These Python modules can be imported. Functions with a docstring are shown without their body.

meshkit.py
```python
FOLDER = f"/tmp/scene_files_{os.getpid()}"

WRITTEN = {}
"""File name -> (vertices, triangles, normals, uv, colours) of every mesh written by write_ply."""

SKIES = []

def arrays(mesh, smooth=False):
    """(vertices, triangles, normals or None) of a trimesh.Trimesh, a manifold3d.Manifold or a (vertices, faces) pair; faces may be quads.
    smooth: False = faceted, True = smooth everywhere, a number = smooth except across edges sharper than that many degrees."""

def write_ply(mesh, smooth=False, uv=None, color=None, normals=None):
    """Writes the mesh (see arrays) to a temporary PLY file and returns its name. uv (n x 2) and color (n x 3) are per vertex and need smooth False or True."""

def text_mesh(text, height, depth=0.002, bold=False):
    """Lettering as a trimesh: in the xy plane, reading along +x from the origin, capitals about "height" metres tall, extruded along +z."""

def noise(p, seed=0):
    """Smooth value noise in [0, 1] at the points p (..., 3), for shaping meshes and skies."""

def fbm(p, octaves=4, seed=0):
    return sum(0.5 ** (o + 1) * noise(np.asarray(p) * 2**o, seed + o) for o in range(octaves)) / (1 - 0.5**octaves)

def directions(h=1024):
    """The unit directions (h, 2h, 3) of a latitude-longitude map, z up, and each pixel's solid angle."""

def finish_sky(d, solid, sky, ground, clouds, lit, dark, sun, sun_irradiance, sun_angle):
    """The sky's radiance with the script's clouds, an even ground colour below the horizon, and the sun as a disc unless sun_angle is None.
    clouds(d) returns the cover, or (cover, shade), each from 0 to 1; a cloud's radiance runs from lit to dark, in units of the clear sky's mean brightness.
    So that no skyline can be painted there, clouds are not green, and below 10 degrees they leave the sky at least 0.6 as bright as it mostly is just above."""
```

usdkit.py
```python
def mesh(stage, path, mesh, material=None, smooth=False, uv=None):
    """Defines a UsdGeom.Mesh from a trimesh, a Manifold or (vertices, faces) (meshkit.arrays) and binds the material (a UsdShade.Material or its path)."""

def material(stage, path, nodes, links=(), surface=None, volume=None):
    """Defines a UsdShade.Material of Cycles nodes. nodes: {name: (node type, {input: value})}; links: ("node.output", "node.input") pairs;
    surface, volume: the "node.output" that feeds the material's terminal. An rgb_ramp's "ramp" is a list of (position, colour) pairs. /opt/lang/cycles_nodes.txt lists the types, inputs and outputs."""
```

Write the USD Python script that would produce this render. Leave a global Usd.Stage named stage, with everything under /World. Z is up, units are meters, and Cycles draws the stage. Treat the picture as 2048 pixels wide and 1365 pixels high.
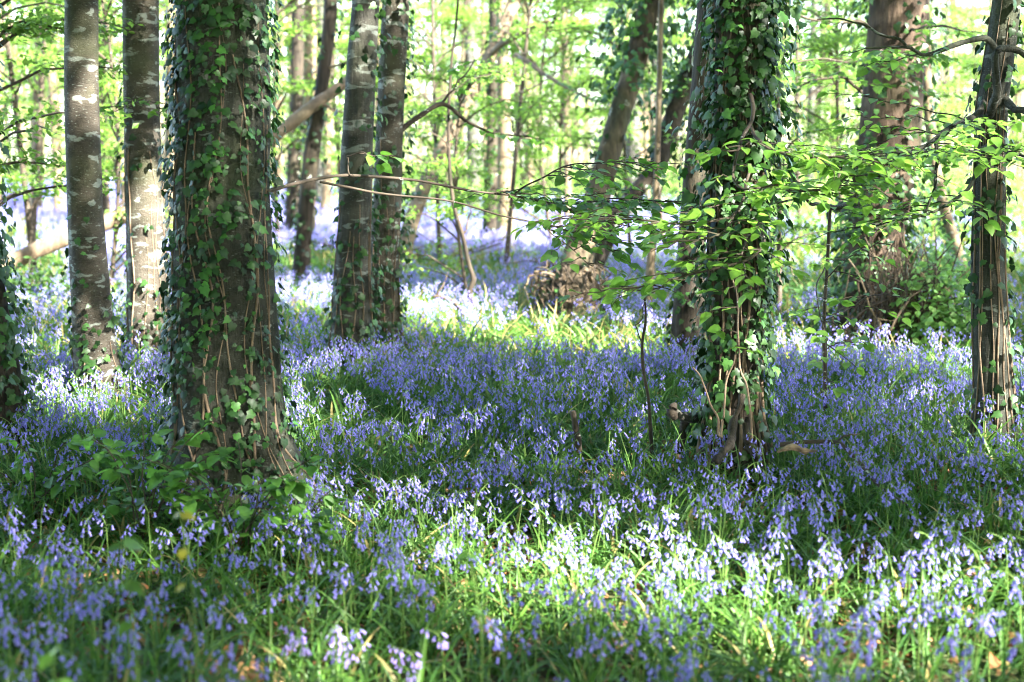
import math
import numpy as np
import usdkit, meshkit
from pxr import Usd, UsdGeom, UsdLux, UsdShade, Gf, Sdf, Vt

rng = np.random.default_rng(7)
stage = Usd.Stage.CreateInMemory()
UsdGeom.SetStageUpAxis(stage, "Z")
UsdGeom.Xform.Define(stage, "/World")
UsdGeom.Scope.Define(stage, "/World/Looks")
T = Sdf.ValueTypeNames

# ------------------------------------------------------------------ camera, sky, sun, exposure
FPX, CX, CY, EYE, YH = 2844.0, 1024.0, 682.5, 1.5, 330.0
PITCH = math.atan((CY - YH) / FPX)
SUN = np.array([0.78, -0.62, 0.0]); SUN /= np.linalg.norm(SUN)
ELEV = math.radians(38)
SUN = np.array([SUN[0] * math.cos(ELEV), SUN[1] * math.cos(ELEV), math.sin(ELEV)])
EXPOSURE = 3.85
cam = UsdGeom.Camera.Define(stage, "/World/Camera")
cam.AddTranslateOp().Set(Gf.Vec3d(0, 0, EYE))
cam.AddRotateXOp().Set(90 - math.degrees(PITCH))
cam.CreateFocalLengthAttr(50.0); cam.CreateHorizontalApertureAttr(36.0); cam.CreateVerticalApertureAttr(24.0)
cam.CreateFStopAttr(2.2); cam.CreateFocusDistanceAttr(6.9)
cam.CreateExposureAttr(EXPOSURE)
cam.CreateClippingRangeAttr(Gf.Vec2f(0.05, 5000))

sky_m = usdkit.material(stage, "/World/Looks/sky_light", {
    "sky": ("sky_texture", {"sky_type": "single_scattering", "sun_disc": False, "sun_elevation": ELEV,
                            "sun_rotation": math.atan2(SUN[0], SUN[1]), "aerosol_density": 1.6}),
    "bg": ("background_shader", {"strength": 0.1})}, [("sky.color", "bg.color")], surface="bg.background")
dome = UsdLux.DomeLight.Define(stage, "/World/sky")
UsdShade.MaterialBindingAPI.Apply(dome.GetPrim()).Bind(sky_m)
sun = UsdLux.DistantLight.Define(stage, "/World/sun")
sun.CreateIntensityAttr(1.25); sun.CreateAngleAttr(0.5); sun.CreateColorAttr(Gf.Vec3f(1.0, 0.95, 0.86))
sun.CreateNormalizeAttr(True)
sun.AddRotateXYZOp().Set(Gf.Vec3f(math.degrees(math.pi / 2 - ELEV), 0, math.degrees(math.atan2(SUN[0], -SUN[1]))))

# ------------------------------------------------------------------ helpers: picture <-> place
sP, cP = math.sin(PITCH), math.cos(PITCH)


def ray(px, py):
    u, v = (px - CX) / FPX, (CY - py) / FPX
    return np.array([u, cP + v * sP, -sP + v * cP])


def P(px, py, d):
    # depths were judged from where the trunks meet the flower tops; the ground itself lies nearer
    r = ray(px, py)
    return np.array([0, 0, EYE]) + r * (d * .87 / r[1])


def project(p):
    q = np.asarray(p, float) - np.array([0, 0, EYE])
    dep = q[..., 1] * cP - q[..., 2] * sP
    up = q[..., 1] * sP + q[..., 2] * cP
    dep = np.where(np.abs(dep) < 1e-3, 1e-3, dep)
    return np.stack([CX + FPX * q[..., 0] / dep, CY - FPX * up / dep, dep], -1)


def ground_depth(py):
    r = ray(CX, py)
    return r[1] * EYE / -r[2]


def sstep(a, b, x):
    t = np.clip((np.asarray(x, float) - a) / (b - a), 0, 1)
    return t * t * (3 - 2 * t)


def terrain(x, y):
    x, y = np.asarray(x, float), np.asarray(y, float)
    z = 0.10 * (meshkit.noise(np.stack([x / 2.2, y / 2.2, 0 * x], -1), 3) - 0.5) * sstep(0.5, 3, y)
    z = z + 0.006 * np.maximum(0, y - 26) * sstep(2, -12, x) * (y < 400) * sstep(140, 60, y)
    z = z + 0.17 * np.exp(-(((x + 1.7) / 1.0) ** 2 + ((y - 3.3) / 1.0) ** 2))
    z = z + 0.45 * np.exp(-(((x - 6.3) / 3.0) ** 2 + ((y - 22) / 5.0) ** 2))
    return z


def inside(poly, px, py):
    poly = np.asarray(poly, float)
    r = np.zeros(np.shape(px), bool)
    j = len(poly) - 1
    for i in range(len(poly)):
        (xi, yi), (xj, yj) = poly[i], poly[j]
        c = (yi > py) != (yj > py)
        r ^= c & (px < (xj - xi) * (py - yi) / ((yj - yi) or 1e-9) + xi)
        j = i
    return r


# ------------------------------------------------------------------ helpers: meshes
class Geo:
    """Collects pieces with a colour each into one mesh."""
    def __init__(self):
        self.v, self.f, self.c, self.n = [], [], [], 0

    def add(self, v, f, col=(1, 1, 1)):
        v = np.asarray(v, float); f = np.asarray(f, int)
        if f.shape[1] == 4:
            f = np.vstack([f[:, [0, 1, 2]], f[:, [0, 2, 3]]])
        self.v.append(v); self.f.append(f + self.n)
        self.c.append(np.broadcast_to(np.asarray(col, float), (len(v), 3)))
        self.n += len(v)
        return self

    def arrays(self):
        return np.vstack(self.v), np.vstack(self.f), np.vstack(self.c)


COUNT = {}


def free_name(base, parent="/World"):
    k = (parent, base)
    n = COUNT.get(k, 0); COUNT[k] = n + 1
    return base if n == 0 else f"{base}_{n:03d}"


def put_mesh(name, v, f, material, parent="/World", col=None, smooth=False, origin=None):
    parent = str(parent)
    path = f"{parent}/{free_name(name, parent)}"
    v = np.asarray(v, float)
    if origin is not None:
        v = v - np.asarray(origin)
    m = usdkit.mesh(stage, path, (v, f), material, smooth=smooth)
    if col is not None:
        UsdGeom.PrimvarsAPI(m).CreatePrimvar("col", T.Color3fArray, "vertex").Set(Vt.Vec3fArray.FromNumpy(np.asarray(col, np.float32)))
    return m.GetPrim()


def put_geo(name, g, material, parent="/World", smooth=False, origin=None):
    v, f, c = g.arrays()
    return put_mesh(name, v, f, material, parent, c, smooth, origin)


def tag(p, label=None, cat=None, group=None, kind=None):
    for k, x in (("label", label), ("category", cat), ("group", group), ("kind", kind)):
        if x:
            p.SetCustomDataByKey(k, x)
    return p


def thing(name, label, cat, loc=(0, 0, 0), rz=0.0, s=1.0, group=None):
    path = f"/World/{free_name(name)}"
    x = UsdGeom.Xform.Define(stage, path)
    x.AddTranslateOp().Set(Gf.Vec3d(*map(float, loc))); x.AddRotateZOp().Set(float(rz)); x.AddScaleOp().Set(Gf.Vec3f(s, s, s))
    return tag(x.GetPrim(), label, cat, group)


def copy_of(root, loc, rz, s, label, group=None):
    cat = root.GetCustomDataByKey("category")
    base = root.GetName()
    if base[-4:-3] == "_" and base[-3:].isdigit():
        base = base[:-4]
    x = UsdGeom.Xform.Define(stage, f"/World/{free_name(base)}")
    p = x.GetPrim()
    p.GetReferences().AddInternalReference(root.GetPath())
    p.SetInstanceable(True)
    x.GetPrim().GetAttribute("xformOp:translate").Set(Gf.Vec3d(*map(float, loc)))
    x.GetPrim().GetAttribute("xformOp:rotateZ").Set(float(rz))
    x.GetPrim().GetAttribute("xformOp:scale").Set(Gf.Vec3f(s, s, s))
    return tag(p, label, cat, group)


def frames(p):
    t = np.gradient(p, axis=0); t /= np.linalg.norm(t, axis=1, keepdims=True) + 1e-12
    ref = np.where(np.abs(t[:, 2:]) < 0.9, [[0, 0, 1.0]], [[1.0, 0, 0]])
    a = np.cross(t, ref); a /= np.linalg.norm(a, axis=1, keepdims=True) + 1e-12
    return t, a, np.cross(t, a)


def tube(points, radii, sides=6, lump=0.0, seed=0, cap=True):
    p = np.asarray(points, float); n = len(p)
    r = np.broadcast_to(np.asarray(radii, float), (n,)).copy()
    if lump:
        r = r * (1 + lump * (np.random.default_rng(seed).random(n) - 0.5))
    t, a, b = frames(p)
    ang = np.arange(sides) * 2 * np.pi / sides
    v = p[:, None] + r[:, None, None] * (np.cos(ang)[None, :, None] * a[:, None] + np.sin(ang)[None, :, None] * b[:, None])
    i, j = np.meshgrid(np.arange(n - 1), np.arange(sides), indexing="ij")
    q = np.stack([i * sides + j, i * sides + (j + 1) % sides, (i + 1) * sides + (j + 1) % sides, (i + 1) * sides + j], -1).reshape(-1, 4)
    f = np.vstack([q[:, [0, 2, 1]], q[:, [0, 3, 2]]])
    v = v.reshape(-1, 3)
    if cap:
        v = np.vstack([v, p[:1], p[-1:]])
        k = np.arange(sides)
        f = np.vstack([f, np.stack([np.full(sides, n * sides), (k + 1) % sides, k], 1)[:, [0, 2, 1]],
                       np.stack([np.full(sides, n * sides + 1), (n - 1) * sides + k, (n - 1) * sides + (k + 1) % sides], 1)[:, [0, 2, 1]]])
    return v, f


def smooth_line(pts, n, wob=0.0, seed=0):
    """A polyline resampled as a smooth curve with n points, optionally wandering."""
    from scipy.interpolate import PchipInterpolator
    p = np.asarray(pts, float)
    s = np.r_[0, np.cumsum(np.linalg.norm(np.diff(p, axis=0), axis=1))]
    u = np.linspace(0, s[-1], n)
    q = PchipInterpolator(s, p)(u)
    if wob:
        r = np.random.default_rng(seed)
        for k in range(3):
            ph = r.random(4) * 7
            q[:, k] += wob * sum(np.sin(u / s[-1] * (3 + 5 * i) + ph[i]) / (1 + i) for i in range(4)) * np.minimum(1, u / s[-1] * 6)
    return q


def place(tv, tf, R, pos, s):
    """N copies of a template as one (v, f): R (N,3,3) columns = local axes, s (N,) or (N,3)."""
    s = np.asarray(s, float)
    s = s[:, None] * np.ones(3) if s.ndim == 1 else s
    v = np.einsum("nij,nkj->nki", R, tv[None] * s[:, None, :]) + pos[:, None]
    f = tf[None] + (np.arange(len(pos)) * len(tv))[:, None, None]
    return v.reshape(-1, 3), f.reshape(-1, 3)


def basis(tip, normal):
    """Rotation matrices whose y is the tip direction and z is as near as can be to normal."""
    y = tip / (np.linalg.norm(tip, axis=-1, keepdims=True) + 1e-12)
    x = np.cross(y, normal); x /= np.linalg.norm(x, axis=-1, keepdims=True) + 1e-12
    return np.stack([x, y, np.cross(x, y)], -1)


def fan(outline, centre):
    o = np.asarray(outline, float); n = len(o)
    v = np.vstack([o, [centre]])
    k = np.arange(n)
    return v, np.stack([np.full(n, n), k, (k + 1) % n], 1)


half = [(-.20, -.12, -.02), (-.43, .02, -.05), (-.36, .24, -.01), (-.42, .44, -.06), (-.20, .60, -.01)]
IVY = fan([(0, 0, 0)] + half + [(0, 1.0, -.10)] + [(-x, y, z) for x, y, z in half[::-1]], (0, .33, .05))
IVY = (IVY[0], IVY[1][:, [0, 2, 1]])
HAZEL = (np.array([(0, 0, 0), (-.27, .12, .05), (0, .15, 0), (.27, .12, .05), (-.38, .42, .06), (0, .42, -.01), (.38, .42, .06),
                   (-.25, .75, .01), (0, .75, -.05), (.25, .75, .01), (0, 1.06, -.14)], float),
         np.array([(0, 2, 1), (0, 3, 2), (1, 2, 5), (1, 5, 4), (2, 3, 6), (2, 6, 5), (4, 5, 8), (4, 8, 7), (5, 6, 9), (5, 9, 8), (7, 8, 10), (8, 9, 10)]))
DIAMOND = (np.array([(0, 0, 0), (-.34, .45, .06), (0, 1, -.04), (.34, .45, .06)], float), np.array([(0, 2, 1), (0, 3, 2)]))


def greens(n, lo, hi, seed):
    r = np.random.default_rng(seed)
    t = r.random((n, 1)) ** 1.2
    return np.asarray(lo) * (1 - t) + np.asarray(hi) * t


# ------------------------------------------------------------------ materials
LOOK = "/World/Looks/"


def leafy(name, trans=0.4, rough=0.45, gain=1.7, spec=0.4, tint=(1.0, 1.0, 1.0)):
    return usdkit.material(stage, LOOK + name, {
        "a": ("attribute", {"attribute": "col"}),
        "rnd": ("object_info", {}),
        "tc": ("geometry", {}),
        "n": ("noise_texture", {"scale": 40.0, "detail": 2.0}),
        "mr": ("map_range", {"from_min": 0.25, "from_max": 0.75, "to_min": 0.72, "to_max": 1.25}),
        "m1": ("vector_math", {"math_type": "scale"}),
        "m2": ("vector_math", {"math_type": "multiply", "vector2": tuple(gain * t for t in tint)}),
        "p": ("principled_bsdf", {"roughness": rough, "specular_ior_level": spec}),
        "t": ("translucent_bsdf", {}),
        "mix": ("mix_closure", {"fac": trans})},
        [("tc.position", "n.vector"), ("n.fac", "mr.value"), ("a.color", "m1.vector1"), ("mr.result", "m1.scale"), ("m1.vector", "m2.vector1"),
         ("m1.vector", "p.base_color"), ("m2.vector", "t.color"), ("p.BSDF", "mix.closure1"), ("t.BSDF", "mix.closure2")], surface="mix.closure")


M_LEAF = leafy("hazel_leaf", 0.45, 0.42, 1.8, 0.35)
M_IVY = leafy("ivy_leaf", 0.15, 0.42, 1.6, 0.3)
M_GRASS = leafy("bluebell_leaf", 0.32, 0.45, 1.6, 0.35)
M_BELL = leafy("bluebell_petal", 0.40, 0.55, 1.15, 0.25)
M_FLOWER = leafy("bluebell_plant", 0.36, 0.5, 1.25, 0.3)
M_DEAD = leafy("dead_leaf", 0.2, 0.7, 1.2, 0.2)


def bark(name, dark, mid, pale, streak=(1, 1, 2.4), lichen=0.6, lichen_scale=7.0, lichen_col=(0.36, 0.38, 0.33), fissure=0.0, bump=0.5, moss=0.5, dots=True):
    nodes = {
        "tc": ("texture_coordinate", {}),
        "mp": ("mapping", {"scale": streak}),
        "big": ("noise_texture", {"scale": 3.0, "detail": 5.0, "roughness": 0.6}),
        "rb": ("rgb_ramp", {"ramp": [(0.3, dark), (0.52, mid), (0.75, pale)]}),
        "lm": ("noise_texture", {"scale": lichen_scale, "detail": 4.0, "roughness": 0.55, "distortion": 0.4}),
        "lr": ("rgb_ramp", {"ramp": [(lichen, (0, 0, 0)), (lichen + 0.035, (1, 1, 1))]}),
        "lf": ("rgb_to_bw", {}),
        "mx": ("mix_color", {"b": lichen_col}),
        "vd": ("voronoi_texture", {"scale": 30.0, "randomness": 1.0}),
        "dr": ("rgb_ramp", {"ramp": [(0.0, (.8, .8, .8)), (0.13, (.6, .6, .6)), (0.2, (0, 0, 0))]}),
        "df": ("rgb_to_bw", {}),
        "mx2": ("mix_color", {"b": tuple(0.9 * x for x in lichen_col)}),
        "mo": ("noise_texture", {"scale": 1.6, "detail": 4.0}),
        "mor": ("map_range", {"from_min": 0.5, "from_max": 0.75, "to_min": 0.0, "to_max": moss, "clamp": True}),
        "mx3": ("mix_color", {"b": (0.045, 0.062, 0.018)}),
        "fmap": ("mapping", {"scale": (1, 1, 0.16)}),
        "fn": ("noise_texture", {"scale": 26.0, "detail": 4.0, "roughness": 0.65}),
        "fr": ("map_range", {"from_min": 0.35, "from_max": 0.6, "to_min": 1 - fissure, "to_max": 1.0, "clamp": True}),
        "fs": ("vector_math", {"math_type": "scale"}),
        "fine": ("noise_texture", {"scale": 60.0, "detail": 4.0, "roughness": 0.7}),
        "bh": ("mix_float", {"fac": 0.35 + 0.4 * (fissure > 0)}),
        "bm": ("bump", {"strength": bump, "distance": 0.02}),
        "p": ("principled_bsdf", {"roughness": 0.8, "specular_ior_level": 0.25})}
    links = [("tc.object", "mp.vector"), ("mp.vector", "big.vector"), ("big.fac", "rb.fac"), ("mp.vector", "lm.vector"), ("lm.fac", "lr.fac"), ("lr.color", "lf.color"),
             ("rb.color", "mx.a"), ("lf.val", "mx.fac"), ("mp.vector", "vd.vector"), ("vd.distance", "dr.fac"), ("dr.color", "df.color"), ("mx.result", "mx2.a"),
             ("tc.object", "mo.vector"), ("mo.fac", "mor.value"), ("mx2.result", "mx3.a"), ("mor.result", "mx3.fac"),
             ("tc.object", "fmap.vector"), ("fmap.vector", "fn.vector"), ("fn.fac", "fr.value"), ("mx3.result", "fs.vector1"), ("fr.result", "fs.scale"),
             ("mp.vector", "fine.vector"), ("fine.fac", "bh.a"), ("fn.fac", "bh.b"), ("bh.result", "bm.height"), ("bm.normal", "p.normal"), ("fs.vector", "p.base_color")]
    if dots:
        links.append(("df.val", "mx2.fac"))
    else:
        nodes["mx2"][1]["fac"] = 0.0
    return usdkit.material(stage, LOOK + name, nodes, links, surface="p.BSDF")


B_SMOOTH = bark("smooth_lichen_bark", (.026, .024, .018), (.058, .049, .037), (.095, .085, .068), lichen=0.575, lichen_scale=8.0, lichen_col=(.21, .23, .20), bump=.8, moss=.8)
B_DARK = bark("dark_mossy_bark", (.013, .015, .010), (.029, .030, .022), (.055, .055, .044), streak=(1, 1, 3.0), bump=1.0, lichen=0.63, lichen_scale=7.0, lichen_col=(.13, .14, .12), fissure=0.3, moss=.7)
B_GREY = bark("grey_bark", (.022, .022, .018), (.048, .046, .037), (.08, .076, .064), streak=(1, 1, 3.5), lichen=0.58, lichen_scale=6.5, lichen_col=(.15, .165, .145), bump=.9, fissure=0.3)
B_ROUGH = bark("rough_brown_bark", (.018, .014, .010), (.042, .032, .022), (.085, .065, .045), streak=(1, 1, .6), lichen=0.68, fissure=0.65, bump=0.9, dots=False)
B_RED = bark("red_brown_bark", (.032, .022, .015), (.078, .052, .035), (.15, .105, .072), streak=(1, 1, .8), lichen=0.75, fissure=0.6, bump=1.0, moss=0.5, dots=False)
B_PALE = bark("pale_bark", (.07, .052, .032), (.155, .115, .072), (.26, .205, .135), streak=(1, 1, 1.5), lichen=0.66, fissure=0.3, moss=0.4, dots=False)
B_WARM = bark("mossy_warm_bark", (.035, .027, .017), (.095, .07, .042), (.18, .135, .085), streak=(1, 1, .9), lichen=0.66, fissure=0.5, bump=0.9, moss=.7, dots=False)
B_TWIG = bark("twig_bark", (.025, .018, .013), (.055, .042, .03), (.10, .08, .06), lichen=0.66, lichen_scale=20, bump=0.4, moss=0.3, dots=False)
B_DRY = bark("dry_wood", (.08, .055, .035), (.17, .125, .08), (.26, .20, .135), streak=(1, 1, .4), lichen=0.8, fissure=0.5, moss=0.1, dots=False)
B_VINE = bark("ivy_stem_bark", (.09, .06, .04), (.17, .12, .08), (.24, .18, .13), lichen=0.8, moss=0.1, dots=False)

M_SOIL = usdkit.material(stage, LOOK + "woodland_floor", {
    "g": ("geometry", {}),
    "n1": ("noise_texture", {"scale": 1.3, "detail": 6.0, "roughness": 0.65}),
    "n2": ("noise_texture", {"scale": 28.0, "detail": 5.0, "roughness": 0.7}),
    "v": ("voronoi_texture", {"scale": 26.0}),
    "r1": ("rgb_ramp", {"ramp": [(0.25, (.022, .016, .010)), (0.5, (.06, .042, .025)), (0.75, (.14, .085, .045))]}),
    "r2": ("rgb_ramp", {"ramp": [(0.3, (.02, .04, .01)), (0.7, (.06, .10, .025))]}),
    "mr": ("map_range", {"from_min": 0.42, "from_max": 0.6, "clamp": True}),
    "mx": ("mix_color", {}),
    "hm": ("mix_float", {"fac": 0.5}),
    "b": ("bump", {"strength": 0.9, "distance": 0.03}),
    "p": ("principled_bsdf", {"roughness": 0.9, "specular_ior_level": 0.15})},
    [("g.position", "n1.vector"), ("g.position", "n2.vector"), ("g.position", "v.vector"), ("n2.fac", "r1.fac"), ("n2.fac", "r2.fac"), ("n1.fac", "mr.value"),
     ("r1.color", "mx.a"), ("r2.color", "mx.b"), ("mr.result", "mx.fac"), ("n2.fac", "hm.a"), ("v.distance", "hm.b"), ("hm.result", "b.height"), ("b.normal", "p.normal"), ("mx.result", "p.base_color")],
    surface="p.BSDF")

# ------------------------------------------------------------------ ground
gx = np.unique(np.r_[np.linspace(-14, 14, 113), -np.geomspace(14, 900, 26), np.geomspace(14, 900, 26)])
gy = np.unique(np.r_[-np.geomspace(2, 900, 24), np.linspace(-2, 34, 145), np.geomspace(34, 1200, 40)])
X, Y = np.meshgrid(gx, gy)
nx_, ny_ = len(gx), len(gy)
gv = np.stack([X, Y, terrain(X, Y)], -1).reshape(-1, 3)
ii, jj = np.meshgrid(np.arange(ny_ - 1), np.arange(nx_ - 1), indexing="ij")
gq = np.stack([ii * nx_ + jj, ii * nx_ + jj + 1, (ii + 1) * nx_ + jj + 1, (ii + 1) * nx_ + jj], -1).reshape(-1, 4)
tag(put_mesh("ground", gv, gq, M_SOIL, smooth=True), "brown leaf litter floor of the wood", "ground", kind="structure")

# ------------------------------------------------------------------ trees
KEEP_OUT = []          # (x, y, radius) where no flower grows


class Trunk:
    def __init__(self, pts, d, d_top=None, top=9.0, flare=0.35, seed=0, lump=0.03, taper=0.05):
        """pts: (px, py, width px) from the base upwards, at depth d (d_top at the last of them)."""
        from scipy.interpolate import PchipInterpolator
        d_top = d if d_top is None else d_top
        y0, y1 = pts[0][1], pts[-1][1]
        ctr, rad = [], []
        for px, py, w in pts:
            dd = d + (d_top - d) * (py - y0) / (y1 - y0)
            c = P(px, py, dd)
            ctr.append(c); rad.append(w / 2 * project(c)[2] / FPX)
        ctr, rad = np.array(ctr), np.array(rad)
        gz = float(terrain(ctr[0, 0], ctr[0, 1]))
        self.base = np.array([ctr[0, 0], ctr[0, 1], gz]) - (ctr[1] - ctr[0]) / (ctr[1, 2] - ctr[0, 2]) * (ctr[0, 2] - gz) * [1, 1, 0]
        sl = (ctr[-1] - ctr[-2]) / (ctr[-1, 2] - ctr[-2, 2])
        zt = ctr[-1, 2]
        ext = [(ctr[-1] + np.array([sl[0] * .6, sl[1] * .6, 1]) * h, rad[-1] * max(.25, 1 - taper * h)) for h in ((top - zt) * .5, top - zt)] if top > zt + .5 else []
        low = ctr[0] - (ctr[1] - ctr[0]) / (ctr[1, 2] - ctr[0, 2]) * (ctr[0, 2] - gz + .2)
        C = np.vstack([[low], ctr] + [[e[0]] for e in ext]); R = np.r_[rad[0] * 1.02, rad, [e[1] for e in ext]]
        self.fc, self.fr = PchipInterpolator(C[:, 2], C[:, :2]), PchipInterpolator(C[:, 2], R)
        self.z0, self.z1, self.gz, self.flare, self.seed, self.lump = C[0, 2], C[-1, 2], gz, flare, seed, lump
        r = np.random.default_rng(seed); self.ph = r.random(6) * 6.28
        KEEP_OUT.append((self.base[0], self.base[1], rad[0] * (1 + flare) * 1.02))

    def surf(self, th, z, out=0.0):
        th, z = np.broadcast_arrays(np.asarray(th, float), np.asarray(z, float))
        c, r = self.fc(z), self.fr(z)
        h = np.maximum(z - self.gz, 0)
        lobes = .55 + .45 * np.cos(3 * th + self.ph[0]) + .3 * np.cos(5 * th + self.ph[1])
        r = r * (1 + self.flare * np.exp(-np.maximum(h - .12, 0) / .20) * lobes)
        q = np.stack([np.cos(th) * 1.6, np.sin(th) * 1.6, z * 2.2], -1)
        r = r * (1 + self.lump * 2 * (meshkit.noise(q, self.seed) - .5) + self.lump * .7 * np.cos(2 * th + self.ph[2] + z * .8) + self.lump * (meshkit.noise(q * [3, 3, 2.5], self.seed + 5) - .5)) + out
        return np.stack([c[..., 0] + r * np.cos(th), c[..., 1] + r * np.sin(th), z], -1)

    def mesh(self, sides=28, dz=0.06, vis=4.0):
        zs = np.unique(np.r_[np.arange(self.z0, min(vis, self.z1), dz), np.linspace(min(vis, self.z1 - .01), self.z1, 14)])
        th = np.arange(sides) * 2 * np.pi / sides
        v = self.surf(th[None], zs[:, None]).reshape(-1, 3)
        n = len(zs)
        i, j = np.meshgrid(np.arange(n - 1), np.arange(sides), indexing="ij")
        q = np.stack([i * sides + j, i * sides + (j + 1) % sides, (i + 1) * sides + (j + 1) % sides, (i + 1) * sides + j], -1).reshape(-1, 4)
        v = np.vstack([v, [np.r_[self.fc(self.z1), self.z1]]])
        k = np.arange(sides)
        capf = np.stack([(n - 1) * sides + k, (n - 1) * sides + (k + 1) % sides, np.full(sides, n * sides)], 1)
        return v, np.vstack([q[:, [0, 1, 2]], q[:, [0, 2, 3]], capf])


FRAME = (-60, -60, 2110, 1420)


class Leaves:
    """Leaves of one thing: the largest of them in the picture become parts one by one, the rest one part."""
    def __init__(self, tpl):
        self.tpl, self.pos, self.R, self.s, self.c = tpl, [], [], [], []

    def add(self, pos, R, s, c):
        self.pos.append(pos); self.R.append(R); self.s.append(s); self.c.append(np.broadcast_to(c, (len(pos), 3)))

    def write(self, parent, name, mass_name, material, origin, most=300, min_px=9):
        if not self.pos:
            return
        pos, R, s, c = np.vstack(self.pos), np.vstack(self.R), np.concatenate(self.s), np.vstack(self.c)
        q = project(pos)
        size = s * FPX / np.maximum(q[:, 2], .1)
        ok = (q[:, 0] > FRAME[0]) & (q[:, 0] < FRAME[2]) & (q[:, 1] > FRAME[1]) & (q[:, 1] < FRAME[3]) & (size > min_px) & (q[:, 2] > 0)
        # those that the eye sees first: on the near side
        facing = -(R[:, :, 2] * (pos - [0, 0, EYE])).sum(1)
        score = np.where(ok, size * (1 + .5 * (facing > 0)), -1)
        order = np.argsort(-score)[:most]
        order = order[score[order] > 0]
        rest = np.ones(len(pos), bool); rest[order] = False
        tv, tf = self.tpl
        for i in order:
            v = (tv * s[i]) @ R[i].T + pos[i]
            put_mesh(name, v, tf, material, parent, np.broadcast_to(c[i], v.shape), True, origin)
        if rest.any():
            v, f = place(tv, tf, R[rest], pos[rest], s[rest])
            p = put_mesh(mass_name, v, f, material, parent, np.repeat(c[rest], len(tv), 0), True, origin)
            p.SetCustomDataByKey("kind", "stuff")


def ivy_on(tr, L, n, density, size=(.035, .075), bulge=(.01, .05), seed=0, z=(0.05, 3.2), cols=((.012, .038, .010), (.036, .09, .02)), side=(0, 2 * np.pi)):
    r = np.random.default_rng(seed)
    m = n * 12
    th, zz = r.uniform(side[0], side[1], m), tr.gz + r.uniform(z[0], z[1], m)
    w = density(th, zz)
    k = np.nonzero(r.random(m) < w)[0][:n]
    th, zz = th[k], zz[k]
    out = r.uniform(bulge[0], bulge[1], len(k)) * (.6 + .8 * meshkit.noise(np.stack([np.cos(th) * 2, np.sin(th) * 2, zz * 4], -1), seed))
    pos = tr.surf(th, zz, out)
    rad = np.stack([np.cos(th), np.sin(th), 0 * th], -1)
    tan = np.stack([-np.sin(th), np.cos(th), 0 * th], -1)
    nrm = rad + .45 * np.array([0, 0, 1.0]) + r.normal(0, .38, (len(k), 3))
    tip = -.9 * np.array([0, 0, 1.0]) + .35 * rad + tan * r.normal(0, 1.0, (len(k), 1)) + r.normal(0, .2, (len(k), 3))
    s = size[0] + (size[1] - size[0]) * r.random(len(k)) ** 1.7 * 1.15
    cc = greens(len(k), cols[0], cols[1], seed + 1) * np.where(r.random((len(k), 1)) < .12, 1.9, 1) * np.where(r.random((len(k), 1)) < .25, .6, 1)
    L.add(pos, basis(tip, nrm), s, cc)


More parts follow.
